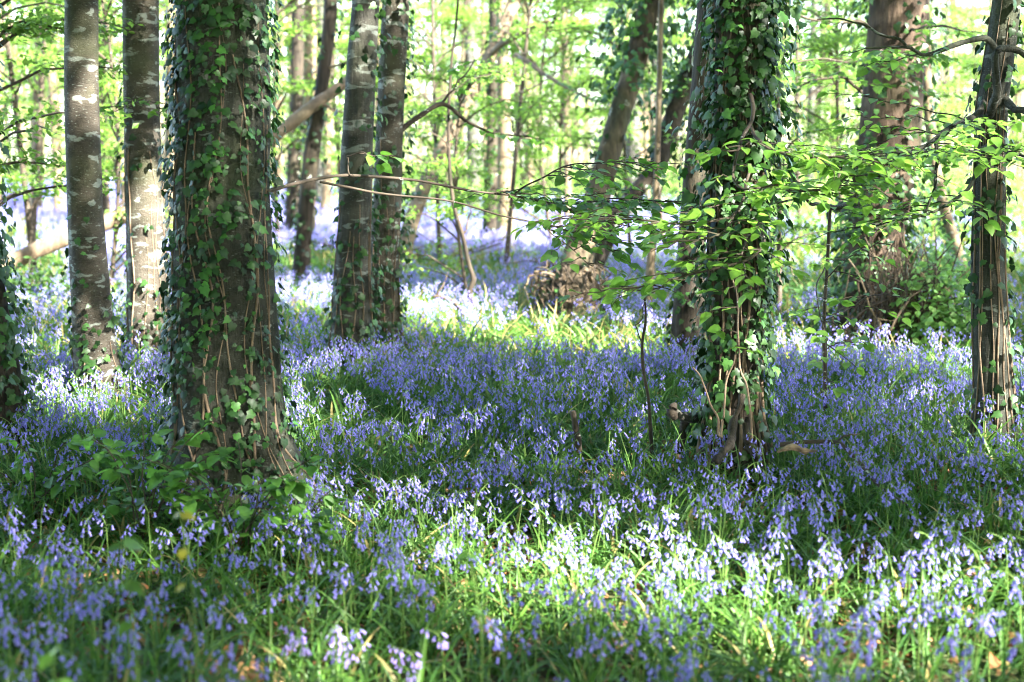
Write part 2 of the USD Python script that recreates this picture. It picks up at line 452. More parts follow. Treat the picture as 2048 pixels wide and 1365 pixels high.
def vines(tr, root, n, seed, z=(0.0, 3.0), rad=(.004, .009), side=(np.pi, 2 * np.pi), mat=None):
    r = np.random.default_rng(seed)
    for i in range(n):
        t0 = side[0] + (side[1] - side[0]) * (i + r.uniform(.1, .9)) / n
        top = r.uniform(.45, 1.0) * (z[1] - z[0]) + z[0]
        zz = np.arange(z[0] + .02, top, .035) + tr.gz
        h = zz - zz[0]
        th = t0 + sum(r.uniform(.06, .26) / (1 + .6 * k) * np.sin(h * (1.7 + 2.3 * k) + r.uniform(0, 6)) for k in range(5)) + r.normal(0, .06) * h
        rr = r.uniform(*rad) * (1 - .55 * h / (h[-1] + .1))
        v, f = tube(tr.surf(th, zz, rr * .6), rr, 5, .3, i)
        put_mesh("ivy_stem", v, f, mat or B_VINE, root.GetPath(), None, True, tr.base)


def branch_mesh(pts, r0, r1, n=28, wob=.012, seed=0, sides=7):
    line = smooth_line(pts, n, wob, seed)
    return line, tube(line, np.linspace(r0, r1, n), sides, .25, seed)


def spray(L, G, line, t0=.2, gap=.10, tw=.45, leaf=(.045, .075), seed=0, cols=((.10, .20, .025), (.17, .30, .05)), droop=.15, r=.0035, spread=1.0, lg=.042):
    """Side twigs with leaves in flat layers along a branch line."""
    q = np.random.default_rng(seed)
    s = np.r_[0, np.cumsum(np.linalg.norm(np.diff(line, axis=0), axis=1))]
    pos, R, sz = [], [], []
    at, side = t0 * s[-1], 1
    while at < s[-1] * 1.001:
        p = np.array([np.interp(at, s, line[:, k]) for k in range(3)])
        k = min(len(line) - 2, int(np.searchsorted(s, at)) - 1); k = max(k, 0)
        t = line[k + 1] - line[k]; t /= np.linalg.norm(t) + 1e-9
        flat = np.array([t[0], t[1], 0]); nf = np.linalg.norm(flat)
        flat = flat / nf if nf > .25 else np.array([math.cos(q.uniform(0, 6.28)), math.sin(q.uniform(0, 6.28)), 0])
        ang = side * q.uniform(.5, 1.25) * spread
        dr = np.array([flat[0] * math.cos(ang) - flat[1] * math.sin(ang), flat[0] * math.sin(ang) + flat[1] * math.cos(ang), q.normal(.03, .13)])
        ln = tw * q.uniform(.5, 1.15) * (1 - .45 * at / s[-1])
        m = max(4, int(ln / lg) + 1)
        u = np.linspace(0, 1, m)
        bend = q.normal(0, .25)
        side_v = np.array([-dr[1], dr[0], 0])
        tw_line = p + dr * ln * u[:, None] + side_v * bend * ln * (u ** 2)[:, None] - np.array([0, 0, 1]) * droop * ln * (u ** 2)[:, None]
        tw_line[1:-1] += q.normal(0, .006, (m - 2, 3))
        v, f = tube(tw_line, np.linspace(r, r * .4, m), 4)
        G.add(v, f)
        for i in range(1, m):
            ts = tw_line[i] - tw_line[i - 1]; ts /= np.linalg.norm(ts) + 1e-9
            lat = np.cross([0, 0, 1.0], ts); lat /= np.linalg.norm(lat) + 1e-9
            sd = 1 if i % 2 else -1
            for e in ((sd,) if i < m - 1 else (sd, 0)):
                tip = ts * (1.0 if e == 0 else .75) + lat * e * .9 + np.array([0, 0, q.normal(-.18, .22)])
                pos.append(tw_line[i] + q.normal(0, .006, 3)); R.append((tip, np.array([0, 0, 1.0]) + q.normal(0, .30, 3))); sz.append(q.uniform(*leaf) * (.75 if i == 1 else 1))
        at += gap * q.uniform(.6, 1.4); side = -side
    if pos:
        tips, nr = np.array([a for a, _ in R]), np.array([b for _, b in R])
        L.add(np.array(pos), basis(tips, nr), np.array(sz), greens(len(pos), cols[0], cols[1], seed + 9))


def px_line(spec):
    return np.array([P(*s) for s in spec])


LEAFCOLS = ((.055, .13, .016), (.115, .235, .032))


def add_branches(root, origin, specs, seed, bark_m=None, leaf_most=300, leaf_cols=LEAFCOLS, leaf_size=(.045, .075), min_px=9, leaf_name="leaf"):
    """specs: (pixel line, r0, r1, leafy keyword dict or None). Each branch is a part; its twigs go with it."""
    L = Leaves(HAZEL)
    for i, (ln, r0, r1, kw) in enumerate(specs):
        line, (v, f) = branch_mesh(px_line(ln), r0, r1, 30, .012, seed + i)
        G = Geo(); G.add(v, f)
        if kw is not None:
            spray(L, G, line, seed=seed * 7 + i, cols=leaf_cols, leaf=leaf_size, **kw)
        put_geo("branch", G, bark_m or B_TWIG, root.GetPath(), True, origin)
    L.write(root.GetPath(), leaf_name, "leaf_sprays", M_LEAF, origin, leaf_most, min_px)


def side_density(left=0.0, right=0.0, front=0.0, seed=0, noise_scale=3.0, thr=.45, fz=None):
    """How thick the ivy grows round the trunk; th = -pi/2 faces the camera, pi is picture left, 0 picture right."""
    def d(th, z):
        c, s = np.cos(th), np.sin(th)
        w = left * np.clip(-c, 0, 1) ** 2 + right * np.clip(c, 0, 1) ** 2 + front * np.clip(-s, 0, 1) ** 2 + .3 * max(left, right) * np.clip(s, 0, 1)
        n = meshkit.fbm(np.stack([c * noise_scale * .4, s * noise_scale * .4, z * noise_scale * .5], -1), 3, seed)
        w = w * sstep(thr - .08, thr + .12, n)
        return w if fz is None else w * fz(th, z)
    return d


# -- the great ivy trunk, left of the middle
t = Trunk([(478, 950, 240), (461, 860, 212), (452, 700, 203), (448, 400, 186), (444, 0, 172)], 6.95, top=11, flare=.48, seed=11, lump=.06)
o = thing("ivy_tree", "thickest trunk with scattered ivy leaves and brown ivy stems, near the front on the left", "tree", t.base)
put_mesh("trunk", *t.mesh(56, .035, 3), B_DARK, o.GetPath(), None, True, t.base)
vines(t, o, 13, 21, (0, 3.0), (.003, .008))
L = Leaves(IVY)
ivy_on(t, L, 1050, side_density(.25, .4, .9, 3, 6, .44), (.014, .048), (.008, .045), 31, (.1, 2.7), ((.014, .05, .010), (.04, .12, .02)))
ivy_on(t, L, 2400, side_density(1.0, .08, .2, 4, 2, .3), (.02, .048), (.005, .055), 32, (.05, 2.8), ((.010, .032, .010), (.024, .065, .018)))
ivy_on(t, L, 600, side_density(.0, .9, .2, 5, 4, .40), (.016, .045), (.01, .05), 33, (.05, 2.8))
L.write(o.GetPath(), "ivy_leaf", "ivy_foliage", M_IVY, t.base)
add_branches(o, t.base, [
    ([(535, 384, 6.9), (600, 366, 7.2), (690, 352, 7.5), (800, 358, 7.8), (930, 378, 8.1), (1030, 388, 8.3), (1120, 408, 8.5), (1200, 432, 8.6), (1290, 452, 8.7)], .009, .003,
     dict(t0=.60, gap=.04, tw=.6, droop=.12, lg=.04)),
    ([(1030, 388, 8.3), (1080, 360, 8.3), (1150, 335, 8.3), (1230, 325, 8.3), (1300, 330, 8.3)], .005, .002, dict(t0=.25, gap=.045, tw=.5, lg=.042)),
    ([(1120, 408, 8.5), (1180, 400, 8.3), (1260, 395, 8.1), (1340, 400, 8.0)], .004, .002, dict(t0=.1, gap=.045, tw=.5, lg=.042)),
    ([(1080, 442, 7.9), (1140, 500, 7.8), (1190, 540, 7.7)], .003, .002, dict(t0=.3, gap=.06, tw=.3, lg=.045)),
    ([(640, 364, 7.3), (700, 374, 7.4), (760, 386, 7.5), (900, 400, 7.7), (1000, 424, 7.8), (1080, 442, 7.9), (1170, 470, 8.0), (1230, 500, 8.0)], .006, .0025,
     dict(t0=.70, gap=.045, tw=.5, droop=.15, lg=.04)),
    ([(700, 353, 7.5), (690, 310, 7.5), (720, 302, 7.45), (770, 318, 7.4)], .004, .002, dict(t0=.5, gap=.06, tw=.16, lg=.05)),
], 41)
TREE_C = t

# -- two lichen-spotted trunks at the left
for i, (pts, d, lab, sd) in enumerate([
    ([(203, 770, 88), (190, 700, 84), (180, 560, 78), (170, 400, 71), (164, 200, 69), (163, 0, 66)], 9.7, "slender trunk with pale lichen blotches, left one of the spotted pair", 51),
    ([(300, 700, 84), (297, 600, 82), (292, 450, 76), (284, 250, 70), (281, 0, 70)], 11.5, "lichen-spotted trunk with thin ivy stems and a sunlit lower half beside the thick ivy tree", 52)]):
    t = Trunk(pts, d, top=11, flare=.30, seed=sd, lump=.04)
    o = thing("lichen_tree", lab, "tree", t.base)
    put_mesh("trunk", *t.mesh(40, .05, 3.4), B_SMOOTH, o.GetPath(), None, True, t.base)
    vines(t, o, 4 + 3 * i, sd + 3, (0, .7 + 1.2 * i), (.004, .007))
    L = Leaves(IVY)
    ivy_on(t, L, 190, side_density(.5, .4, .6, sd, 4, .4, lambda th, z: np.exp(-z / .35)), (.03, .06), (.005, .04), sd + 5, (.02, 1.2))
    if i:
        ivy_on(t, L, 130, side_density(.9, .05, .1, sd, 4, .42), (.03, .055), (.005, .05), sd + 6, (.2, 2.2))
    L.write(o.GetPath(), "ivy_leaf", "ivy_foliage", M_IVY, t.base, 120)
    if i:
        add_branches(o, t.base, [([(318, 222, 11.4), (290, 205, 11.1), (258, 210, 10.9), (228, 222, 10.8)], .006, .003, dict(t0=.1, gap=.09, tw=.3)),
                                 ([(320, 230, 11.4), (345, 215, 11.2), (375, 205, 11.0)], .005, .002, dict(t0=.2, gap=.1, tw=.25))], 61, leaf_most=80)

# -- the twin trunks
for i, (pts, d, lab, sd) in enumerate([
    ([(706, 715, 80), (706, 600, 74), (710, 450, 66), (714, 300, 62), (722, 150, 58), (732, 0, 55)], 11.1, "front left trunk of the leaning grey pair in the middle", 71),
    ([(768, 690, 64), (768, 560, 62), (774, 400, 58), (782, 200, 55), (792, 0, 56)], 11.9, "browner right trunk of the leaning pair, ivy hanging on its right side", 72)]):
    t = Trunk(pts, d, top=11, flare=.30, seed=sd, lump=.04)
    o = thing("grey_tree", lab, "tree", t.base)
    put_mesh("trunk", *t.mesh(36, .05, 3.4), B_SMOOTH if i else B_GREY, o.GetPath(), None, True, t.base)
    vines(t, o, 7, sd + 3, (0, 1.7), (.004, .007))
    L = Leaves(IVY)
    ivy_on(t, L, 420, side_density(.8, .6, .7, sd, 4, .36, lambda th, z: np.exp(-z / .5)), (.03, .06), (.005, .05), sd + 5, (.02, 1.6))
    ivy_on(t, L, 260, side_density(.05, .9, .05, sd, 3, .38), (.035, .06), (.01, .10), sd + 6, (.6, 3.2))
    L.write(o.GetPath(), "ivy_leaf", "ivy_foliage", M_IVY, t.base, 160)
    if i:
        add_branches(o, t.base, [([(800, 262, 11.9), (850, 225, 12.0), (885, 205, 12.1), (930, 240, 12.2), (985, 262, 12.3), (1060, 275, 12.4)], .022, .006, dict(t0=.55, gap=.10, tw=.4)),
                                 ([(885, 205, 12.1), (912, 178, 12.1), (950, 120, 12.2)], .010, .004, dict(t0=.4, gap=.12, tw=.4))], 66, leaf_most=100, leaf_size=(.05, .08))

# -- the ivy tree at the right, and the dark trunk close behind it
t = Trunk([(1468, 890, 124), (1466, 820, 106), (1468, 700, 104), (1470, 400, 104), (1478, 200, 100), (1484, 0, 98)], 7.6, top=11, flare=.25, seed=81, lump=.05)
o = thing("ivy_tree", "trunk smothered in ivy right of the middle, hazel leaves hanging before it", "tree", t.base)
put_mesh("trunk", *t.mesh(44, .04, 3), B_ROUGH, o.GetPath(), None, True, t.base)
vines(t, o, 12, 82, (0, 2.6), (.005, .010))
L = Leaves(IVY)
up = lambda th, z: sstep(.25, .75, z)
ivy_on(t, L, 2800, side_density(.8, 1.0, 1.0, 83, 2, .26, up), (.022, .055), (.005, .07), 84, (.15, 2.7), ((.010, .034, .008), (.036, .10, .018)))
ivy_on(t, L, 700, side_density(.1, 1.0, .25, 85, 3, .33, lambda th, z: sstep(.7, 1.5, z)), (.03, .068), (.04, .16), 86, (.3, 2.8), ((.014, .048, .010), (.055, .15, .026)))
ivy_on(t, L, 300, side_density(.8, .7, .3, 87, 3, .33, lambda th, z: 1 - sstep(.5, .9, z)), (.03, .06), (.01, .06), 88, (.02, .9))
L.write(o.GetPath(), "ivy_leaf", "ivy_foliage", M_IVY, t.base)
# the pale root and old suckers at its foot
for k, (ln, r0, r1) in enumerate([([(1484, 790, 7.3), (1474, 850, 7.2), (1455, 890, 7.05), (1425, 930, 6.9)], .015, .020), ([(1495, 835, 7.25), (1502, 880, 7.2), (1510, 915, 7.2)], .014, .024)]):
    v, f = tube(smooth_line(px_line(ln), 16, .012, k), np.linspace(r0, r1, 16), 9, .7, k)
    put_mesh("root", v, f, B_ROUGH, o.GetPath(), None, True, t.base)
for k, ln in enumerate([[(1470, 710, 7.2), (1462, 760, 7.2), (1450, 800, 7.2), (1440, 880, 7.1)], [(1465, 560, 7.2), (1482, 640, 7.2), (1484, 720, 7.15), (1500, 775, 7.1), (1498, 880, 7.1)], [(1385, 735, 7.2), (1425, 810, 7.15), (1450, 870, 7.1)]]):
    v, f = tube(smooth_line(px_line(ln), 20, .012, k), np.linspace(.0035, .006, 20), 5, .3, k)
    put_mesh("ivy_stem", v, f, B_VINE, o.GetPath(), None, True, t.base)
add_branches(o, t.base, [
    ([(1500, 190, 7.4), (1490, 280, 7.0), (1470, 345, 6.85), (1500, 372, 6.7), (1560, 365, 6.7)], .010, .004, dict(t0=.45, gap=.06, tw=.28, lg=.045)),
    ([(1500, 330, 7.4), (1480, 420, 7.0), (1440, 470, 6.8), (1390, 485, 6.7), (1330, 495, 6.7)], .008, .003, dict(t0=.35, gap=.045, tw=.42, lg=.045)),
    ([(1510, 440, 7.3), (1520, 490, 6.9), (1490, 520, 6.75), (1430, 540, 6.7), (1330, 570, 6.7), (1250, 590, 6.75)], .008, .003, dict(t0=.35, gap=.045, tw=.44, lg=.045)),
    ([(1500, 470, 7.3), (1475, 560, 6.9), (1480, 620, 6.85), (1482, 700, 6.8)], .005, .002, dict(t0=.3, gap=.08, tw=.22, lg=.05)),
    ([(1500, 250, 7.4), (1540, 300, 7.0), (1600, 322, 6.9), (1680, 318, 6.8), (1760, 335, 6.8)], .008, .003, dict(t0=.35, gap=.045, tw=.45, lg=.042)),
    ([(1480, 420, 7.35), (1420, 445, 7.0), (1330, 452, 7.0), (1230, 445, 7.05), (1150, 430, 7.1)], .007, .003, dict(t0=.4, gap=.045, tw=.45, lg=.042)),
    ([(1530, 380, 7.4), (1580, 380, 7.1), (1640, 370, 7.0), (1700, 345, 7.0)], .008, .003, dict(t0=.1, gap=.045, tw=.5, lg=.042)),
], 91, leaf_size=(.045, .072), leaf_cols=((.08, .18, .02), (.18, .33, .045)))
TREE_F = t

t = Trunk([(1374, 712, 66), (1378, 600, 60), (1390, 400, 54), (1408, 200, 54), (1424, 0, 56)], 11.2, top=11, flare=.25, seed=101, lump=.05)
o = thing("dark_tree", "dark bare trunk half hidden behind the ivy-smothered tree", "tree", t.base)
put_mesh("trunk", *t.mesh(30, .06, 3.2), B_ROUGH, o.GetPath(), None, True, t.base)
L = Leaves(IVY)
ivy_on(t, L, 300, side_density(.9, .3, .4, 102, 3, .4, lambda th, z: np.exp(-z / .9)), (.03, .055), (.01, .05), 103, (.02, 2))
L.write(o.GetPath(), "ivy_leaf", "ivy_foliage", M_IVY, t.base, 80)

# -- the trunk at the right edge, with its crooked boughs
t = Trunk([(1988, 865, 86), (1984, 760, 78), (1976, 500, 68), (1982, 250, 62), (2006, 60, 58), (2014, 0, 56)], 8.05, top=10, flare=.25, seed=111, lump=.05)
o = thing("crooked_tree", "dark trunk at the right edge with crooked boughs reaching left", "tree", t.base)
put_mesh("trunk", *t.mesh(36, .045, 3), B_DARK, o.GetPath(), None, True, t.base)
vines(t, o, 9, 112, (0, 2.4), (.003, .006))
L = Leaves(IVY)
ivy_on(t, L, 380, side_density(.6, .7, .5, 113, 4, .42, lambda th, z: .4 + .6 * np.exp(-z / .7)), (.028, .055), (.005, .05), 114, (.02, 2.5))
L.write(o.GetPath(), "ivy_leaf", "ivy_foliage", M_IVY, t.base, 200)
add_branches(o, t.base, [
    ([(1995, 110, 8.0), (1975, 88, 7.9), (1930, 88, 7.8), (1880, 100, 7.7), (1842, 108, 7.65), (1810, 92, 7.6), (1730, 92, 7.6)], .017, .005, dict(t0=.55, gap=.09, tw=.42, lg=.05)),
    ([(1975, 235, 8.0), (1992, 180, 7.75), (1990, 110, 7.7), (2002, 98, 7.75), (2060, 130, 7.8)], .022, .015, None),
    ([(1968, 205, 8.0), (1945, 240, 7.8), (1890, 268, 7.6), (1840, 300, 7.4), (1780, 330, 7.3), (1690, 340, 7.2)], .017, .004, dict(t0=.2, gap=.045, tw=.65, lg=.045)),
    ([(1960, 330, 8.0), (1925, 380, 7.8), (1860, 420, 7.6), (1790, 440, 7.5), (1690, 455, 7.4)], .011, .003, dict(t0=.25, gap=.05, tw=.5, lg=.045)),
    ([(1895, 265, 7.6), (1870, 310, 7.5), (1860, 390, 7.4), (1850, 420, 7.4)], .011, .005, dict(t0=.2, gap=.10, tw=.35, lg=.05)),
    ([(2005, 200, 8.0), (2030, 215, 7.8), (2075, 240, 7.7)], .022, .012, dict(t0=.4, gap=.1, tw=.3)),
    ([(1990, 300, 7.9), (2020, 305, 7.6), (2070, 312, 7.4)], .010, .005, dict(t0=.1, gap=.07, tw=.35)),
    ([(1975, 290, 7.95), (1940, 300, 7.5), (1880, 305, 7.3), (1800, 300, 7.1), (1740, 310, 7.0)], .009, .003, dict(t0=.15, gap=.045, tw=.55, lg=.045)),
    ([(1812, 92, 7.6), (1770, 70, 7.6), (1730, 55, 7.6), (1640, 38, 7.6)], .007, .003, None),
], 121, B_DARK, leaf_size=(.045, .07), leaf_cols=((.075, .17, .02), (.17, .31, .045)))

# a hazel rod between the two with an elbowed dark bough and hanging shoots
t = Trunk([(1650, 760, 9), (1648, 640, 8), (1655, 520, 7), (1660, 415, 8)], 8.6, top=1.3, flare=.1, seed=131, lump=.08)
o = thing("hazel_bush", "thin hazel with an elbowed dark bough between the two right-hand trunks", "shrub", t.base)
put_mesh("trunk", *t.mesh(8, .05, 2), B_TWIG, o.GetPath(), None, True, t.base)
add_branches(o, t.base, [
    ([(1660, 415, 8.6), (1690, 405, 8.4), (1706, 380, 8.2), (1710, 330, 8.0), (1720, 300, 7.9)], .016, .006, dict(t0=.6, gap=.045, tw=.5, lg=.045)),
    ([(1660, 415, 8.6), (1620, 410, 8.4), (1596, 395, 8.2), (1560, 400, 8.1)], .013, .005, dict(t0=.5, gap=.09, tw=.35, lg=.045)),
    ([(1655, 520, 8.6), (1640, 600, 8.2), (1650, 690, 7.8), (1655, 780, 7.6)], .004, .002, dict(t0=.4, gap=.10, tw=.34, lg=.055)),
    ([(1600, 395, 8.2), (1590, 375, 8.1), (1582, 340, 8.0), (1600, 300, 7.9)], .007, .003, dict(t0=.4, gap=.045, tw=.5, lg=.045)),
    ([(1650, 640, 8.6), (1700, 620, 8.3), (1740, 590, 8.1), (1770, 580, 8.0)], .004, .002, dict(t0=.2, gap=.1, tw=.3, lg=.055)),
    ([(1650, 560, 8.6), (1690, 530, 8.4), (1730, 500, 8.2), (1760, 480, 8.1)], .004, .002, dict(t0=.2, gap=.1, tw=.3, lg=.055)),
    ([(1650, 700, 8.6), (1690, 690, 8.2), (1720, 680, 7.9)], .003, .002, dict(t0=.2, gap=.12, tw=.25, lg=.055)),
], 133, leaf_size=(.045, .07), leaf_cols=((.075, .17, .02), (.17, .31, .045)))

# -- ivy trunk cut by the left edge
t = Trunk([(-28, 875, 150), (-34, 760, 140), (-42, 620, 112), (-70, 400, 96), (-90, 0, 90)], 7.9, top=9, flare=.2, seed=141, lump=.05)
o = thing("ivy_tree", "ivy-covered trunk cut off by the left edge", "tree", t.base)
put_mesh("trunk", *t.mesh(32, .05, 3), B_ROUGH, o.GetPath(), None, True, t.base)
L = Leaves(IVY)
ivy_on(t, L, 900, side_density(.2, 1.0, .8, 142, 3, .28, lambda th, z: 1 - sstep(.9, 1.3, z) * .7), (.03, .06), (.01, .09), 143, (.02, 2.4), ((.015, .05, .012), (.04, .10, .022)), side=(-np.pi, np.pi * .5))
L.write(o.GetPath(), "ivy_leaf", "ivy_foliage", M_IVY, t.base, 120)

# -- the big red-brown tree at the back right
t = Trunk([(1748, 645, 130), (1745, 540, 112), (1760, 420, 114), (1780, 280, 118), (1790, 120, 114), (1797, 0, 112)], 13.8, top=12, flare=.3, seed=151, lump=.05)
o = thing("red_bark_tree", "stout reddish-brown trunk with ivied flanks behind the brush pile", "tree", t.base)
put_mesh("trunk", *t.mesh(40, .07, 3.8), B_RED, o.GetPath(), None, True, t.base)
L = Leaves(IVY)
ivy_on(t, L, 1100, side_density(1.0, .5, .45, 152, 3, .33, lambda th, z: 1 - .75 * sstep(1.0, 1.9, z)), (.045, .08), (.02, .20), 153, (.02, 3.2))
ivy_on(t, L, 450, side_density(.1, .9, .3, 154, 3, .40, lambda th, z: 1 - .5 * sstep(.6, 1.2, z)), (.045, .08), (.02, .14), 155, (.02, 3.4), ((.03, .08, .02), (.07, .16, .035)))
L.write(o.GetPath(), "ivy_leaf", "ivy_foliage", M_IVY, t.base, 150)
add_branches(o, t.base, [([(1735, 55, 13.7), (1700, 45, 13.5), (1640, 40, 13.4), (1590, 28, 13.3)], .022, .008, dict(t0=.3, gap=.09, tw=.8, lg=.06)),
                         ([(1722, 185, 13.7), (1680, 160, 13.4), (1640, 160, 13.2), (1600, 175, 13.1)], .016, .007, dict(t0=.2, gap=.09, tw=.8, lg=.06)),
                         ([(1740, 120, 13.6), (1700, 125, 12.8), (1650, 118, 12.4), (1580, 125, 12.2)], .014, .005, dict(t0=.2, gap=.08, tw=.9, lg=.06)),
                         ([(1765, 100, 13.2), (1775, 115, 12.5), (1800, 108, 12.1), (1850, 112, 11.9)], .012, .005, dict(t0=.3, gap=.08, tw=.7, lg=.06)),
                         ([(1820, 60, 13.6), (1870, 50, 13.2), (1930, 62, 12.9)], .014, .006, dict(t0=.2, gap=.09, tw=.8, lg=.06))], 156, leaf_size=(.055, .085), leaf_most=150)

# -- middle distance trees
MID = [
    ("dark_tree", [(586, 470, 32), (588, 350, 28), (593, 200, 26), (596, 0, 27)], 30.0, None, B_ROUGH, "straight dark trunk far back between the ivy tree and the leaning pair", .15),
    ("pale_tree", [(616, 500, 30), (618, 350, 27), (620, 0, 26)], 31.5, None, B_PALE, "pale trunk just right of the straight dark one", .2),
    ("curved_tree", [(603, 545, 33), (609, 450, 30), (622, 320, 32), (640, 200, 26), (656, 80, 26), (662, 0, 28)], 19.8, None, B_ROUGH, "curved brown trunk leaning right at the back, a long bough crossing it", .25),
    ("leaning_tree", [(800, 530, 36), (818, 460, 32), (850, 370, 31), (900, 270, 32), (945, 185, 31), (990, 90, 30), (1030, 0, 30)], 21.3, 23, B_PALE, "sunlit slanting trunk leaning far to the right behind the pair", .3),
    ("rooted_tree", [(1148, 590, 98), (1155, 520, 68), (1180, 440, 58), (1212, 330, 50), (1240, 230, 46), (1272, 120, 44), (1300, 0, 42)], 15.6, 16.5, B_WARM, "sunlit leaning tree standing on a tangle of bare roots", .3),
    ("leaning_tree", [(1172, 550, 52), (1200, 495, 48), (1226, 437, 42), (1272, 384, 40), (1320, 320, 38), (1345, 240, 38), (1370, 170, 44), (1410, 80, 44)], 16.3, 17.2, B_ROUGH, "dark stem leaning steeply right, beside the tree on bare roots", .2),
    ("pale_tree", [(1012, 482, 36), (1010, 380, 30), (1008, 250, 27), (1004, 0, 24)], 28.0, None, B_PALE, "blotched pale trunk at the back of the central clearing", .25),
    ("dark_tree", [(980, 480, 28), (982, 380, 26), (986, 200, 22), (990, 0, 22)], 28.6, None, B_ROUGH, "narrow ivied trunk touching the pale one behind the clearing", .25),
    ("thin_tree", [(1296, 610, 20), (1302, 520, 17), (1310, 420, 14), (1314, 330, 13), (1318, 200, 12), (1322, 0, 11)], 15.2, None, B_PALE, "thin trunk standing just left of the dark one behind the ivy tree", .2),
    ("thin_tree", [(205, 430, 26), (202, 250, 22), (200, 0, 20)], 36.0, None, B_ROUGH, "dark thin trunk seen between the two spotted trunks", .2),
    ("leaning_tree", [(1930, 560, 28), (1905, 470, 24), (1884, 400, 24), (1860, 250, 22), (1852, 100, 20)], 19.0, None, B_PALE, "pale trunk leaning left behind the green shrub at right", .2),
    ("pale_tree", [(72, 420, 26), (76, 250, 24), (80, 100, 22), (84, 0, 22)], 40.0, None, B_PALE, "pale trunk far back at the left among bright leaves", .2),
    ("pale_tree", [(345, 440, 34), (346, 250, 30), (347, 0, 28)], 27.0, None, B_PALE, "pale sunlit trunk just left of the thick ivy tree", .2),
]
for i, (nm, pts, d, dt, bm, lab, fl) in enumerate(MID):
    t = Trunk(pts, d, dt, top=11, flare=fl, seed=200 + i, lump=.06)
    o = thing(nm, lab, "tree", t.base)
    put_mesh("trunk", *t.mesh(22, .10, 6.5), bm, o.GetPath(), None, True, t.base)
    L = Leaves(IVY)
    if nm in ("dark_tree", "leaning_tree", "rooted_tree", "curved_tree"):
        ivy_on(t, L, 260, side_density(.9, .5, .3, 210 + i, 3, .42, lambda th, z: .3 + .7 * np.exp(-z / .8)), (.05, .085), (.01, .08), 220 + i, (.02, 4))
    if nm == "rooted_tree":
        ivy_on(t, L, 1500, side_density(1, 1, 1, 230, 2, .3, lambda th, z: sstep(1.9, 2.7, z)), (.05, .09), (.03, .42), 231, (1.8, 4.6), ((.02, .06, .014), (.07, .16, .03)))
        r = np.random.default_rng(5)
        for k in range(70):
            a = r.uniform(np.pi * .85, np.pi * 2.1); rr = r.uniform(.2, .42)
            p0 = t.surf(a, t.gz + r.uniform(.15, .6), .01)
            p2 = np.array([t.base[0] + rr * math.cos(a), t.base[1] + rr * math.sin(a) * .6, t.gz + r.uniform(-.03, .38)])
            p1 = (p0 + p2) / 2 + np.array([r.normal(0, .08), r.normal(0, .06), r.uniform(.0, .22)])
            v, f = tube(smooth_line([p0, p1, p2], 12, .045, k), np.linspace(r.uniform(.006, .016), .004, 12), 5, .3, k)
            put_mesh("root", v, f, B_DRY if k % 3 else B_TWIG, o.GetPath(), None, True, t.base)
        KEEP_OUT.append((t.base[0] - .15, t.base[1], .45))
    if nm == "leaning_tree" and i == 5:
        ivy_on(t, L, 900, side_density(1, 1, .9, 232, 2, .35, lambda th, z: sstep(1.6, 2.4, z)), (.05, .09), (.02, .30), 233, (1.5, 4.4), ((.02, .06, .014), (.07, .16, .03)))
    L.write(o.GetPath(), "ivy_leaf", "ivy_foliage", M_IVY, t.base, 40, 9)
    if nm == "curved_tree":
        add_branches(o, t.base, [([(520, 300, 19.3), (580, 250, 19.5), (640, 205, 19.7), (700, 165, 19.9), (780, 90, 20.2)], .085, .055, None),
                                 ([(648, 140, 19.8), (700, 120, 19.6), (770, 95, 19.4)], .02, .008, dict(t0=.3, gap=.2, tw=.9, lg=.09)),
                                 ([(640, 205, 19.8), (665, 220, 19.6), (700, 230, 19.6)], .02, .008, dict(t0=.3, gap=.2, tw=.7, lg=.09))], 240, B_PALE, 60, leaf_size=(.06, .09))
    if nm == "leaning_tree" and i == 3:
        add_branches(o, t.base, [([(985, 105, 22.5), (1030, 75, 22), (1100, 40, 21.5)], .05, .02, dict(t0=.3, gap=.2, tw=1.1, lg=.09)),
                                 ([(1030, 110, 20), (1090, 150, 19.5), (1150, 185, 19), (1210, 205, 18.5)], .03, .012, dict(t0=.4, gap=.18, tw=.9, lg=.09)),
                                 ([(945, 185, 22), (900, 190, 21), (850, 215, 20)], .02, .008, dict(t0=.3, gap=.2, tw=.9, lg=.09))], 245, B_PALE, 60, leaf_size=(.06, .09))

# -- the wiggling sapling in the middle, and the dead stick next to it
t = Trunk([(946, 612, 14), (938, 584, 12), (947, 562, 12), (938, 530, 10), (925, 470, 10), (910, 420, 9), (900, 350, 8), (897, 250, 7), (901, 150, 6), (912, 50, 5), (916, 0, 5)], 15.2, top=4.6, flare=.2, seed=161, lump=.1)
o = thing("sapling", "thin wiggling sapling at the near edge of the sunlit clearing", "sapling", t.base)
put_mesh("trunk", *t.mesh(8, .05, 4), B_ROUGH, o.GetPath(), None, True, t.base)
add_branches(o, t.base, [([(925, 470, 15.2), (935, 440, 15.2), (940, 410, 15.1)], .012, .004, None), ([(900, 300, 15.2), (860, 260, 15.0), (820, 245, 14.9)], .008, .003, dict(t0=.2, gap=.13, tw=.5, lg=.06)),
                         ([(899, 200, 15.2), (940, 160, 15.2), (985, 150, 15.2)], .008, .003, dict(t0=.2, gap=.12, tw=.55, lg=.06))], 162, leaf_size=(.05, .08), leaf_most=60)
o = thing("dead_branch", "dead forked stick poking out of the flowers beside the wiggling sapling", "branch", P(920, 628, 14.7) * [1, 1, 0])
og = P(920, 628, 14.7) * [1, 1, 0]
line, (v, f) = branch_mesh(px_line([(924, 640, 14.6), (915, 612, 14.6), (895, 600, 14.6), (868, 597, 14.6)]), .018, .015, 16, .01, 3)
put_mesh("stem", v, f, B_TWIG, o.GetPath(), None, True, og)
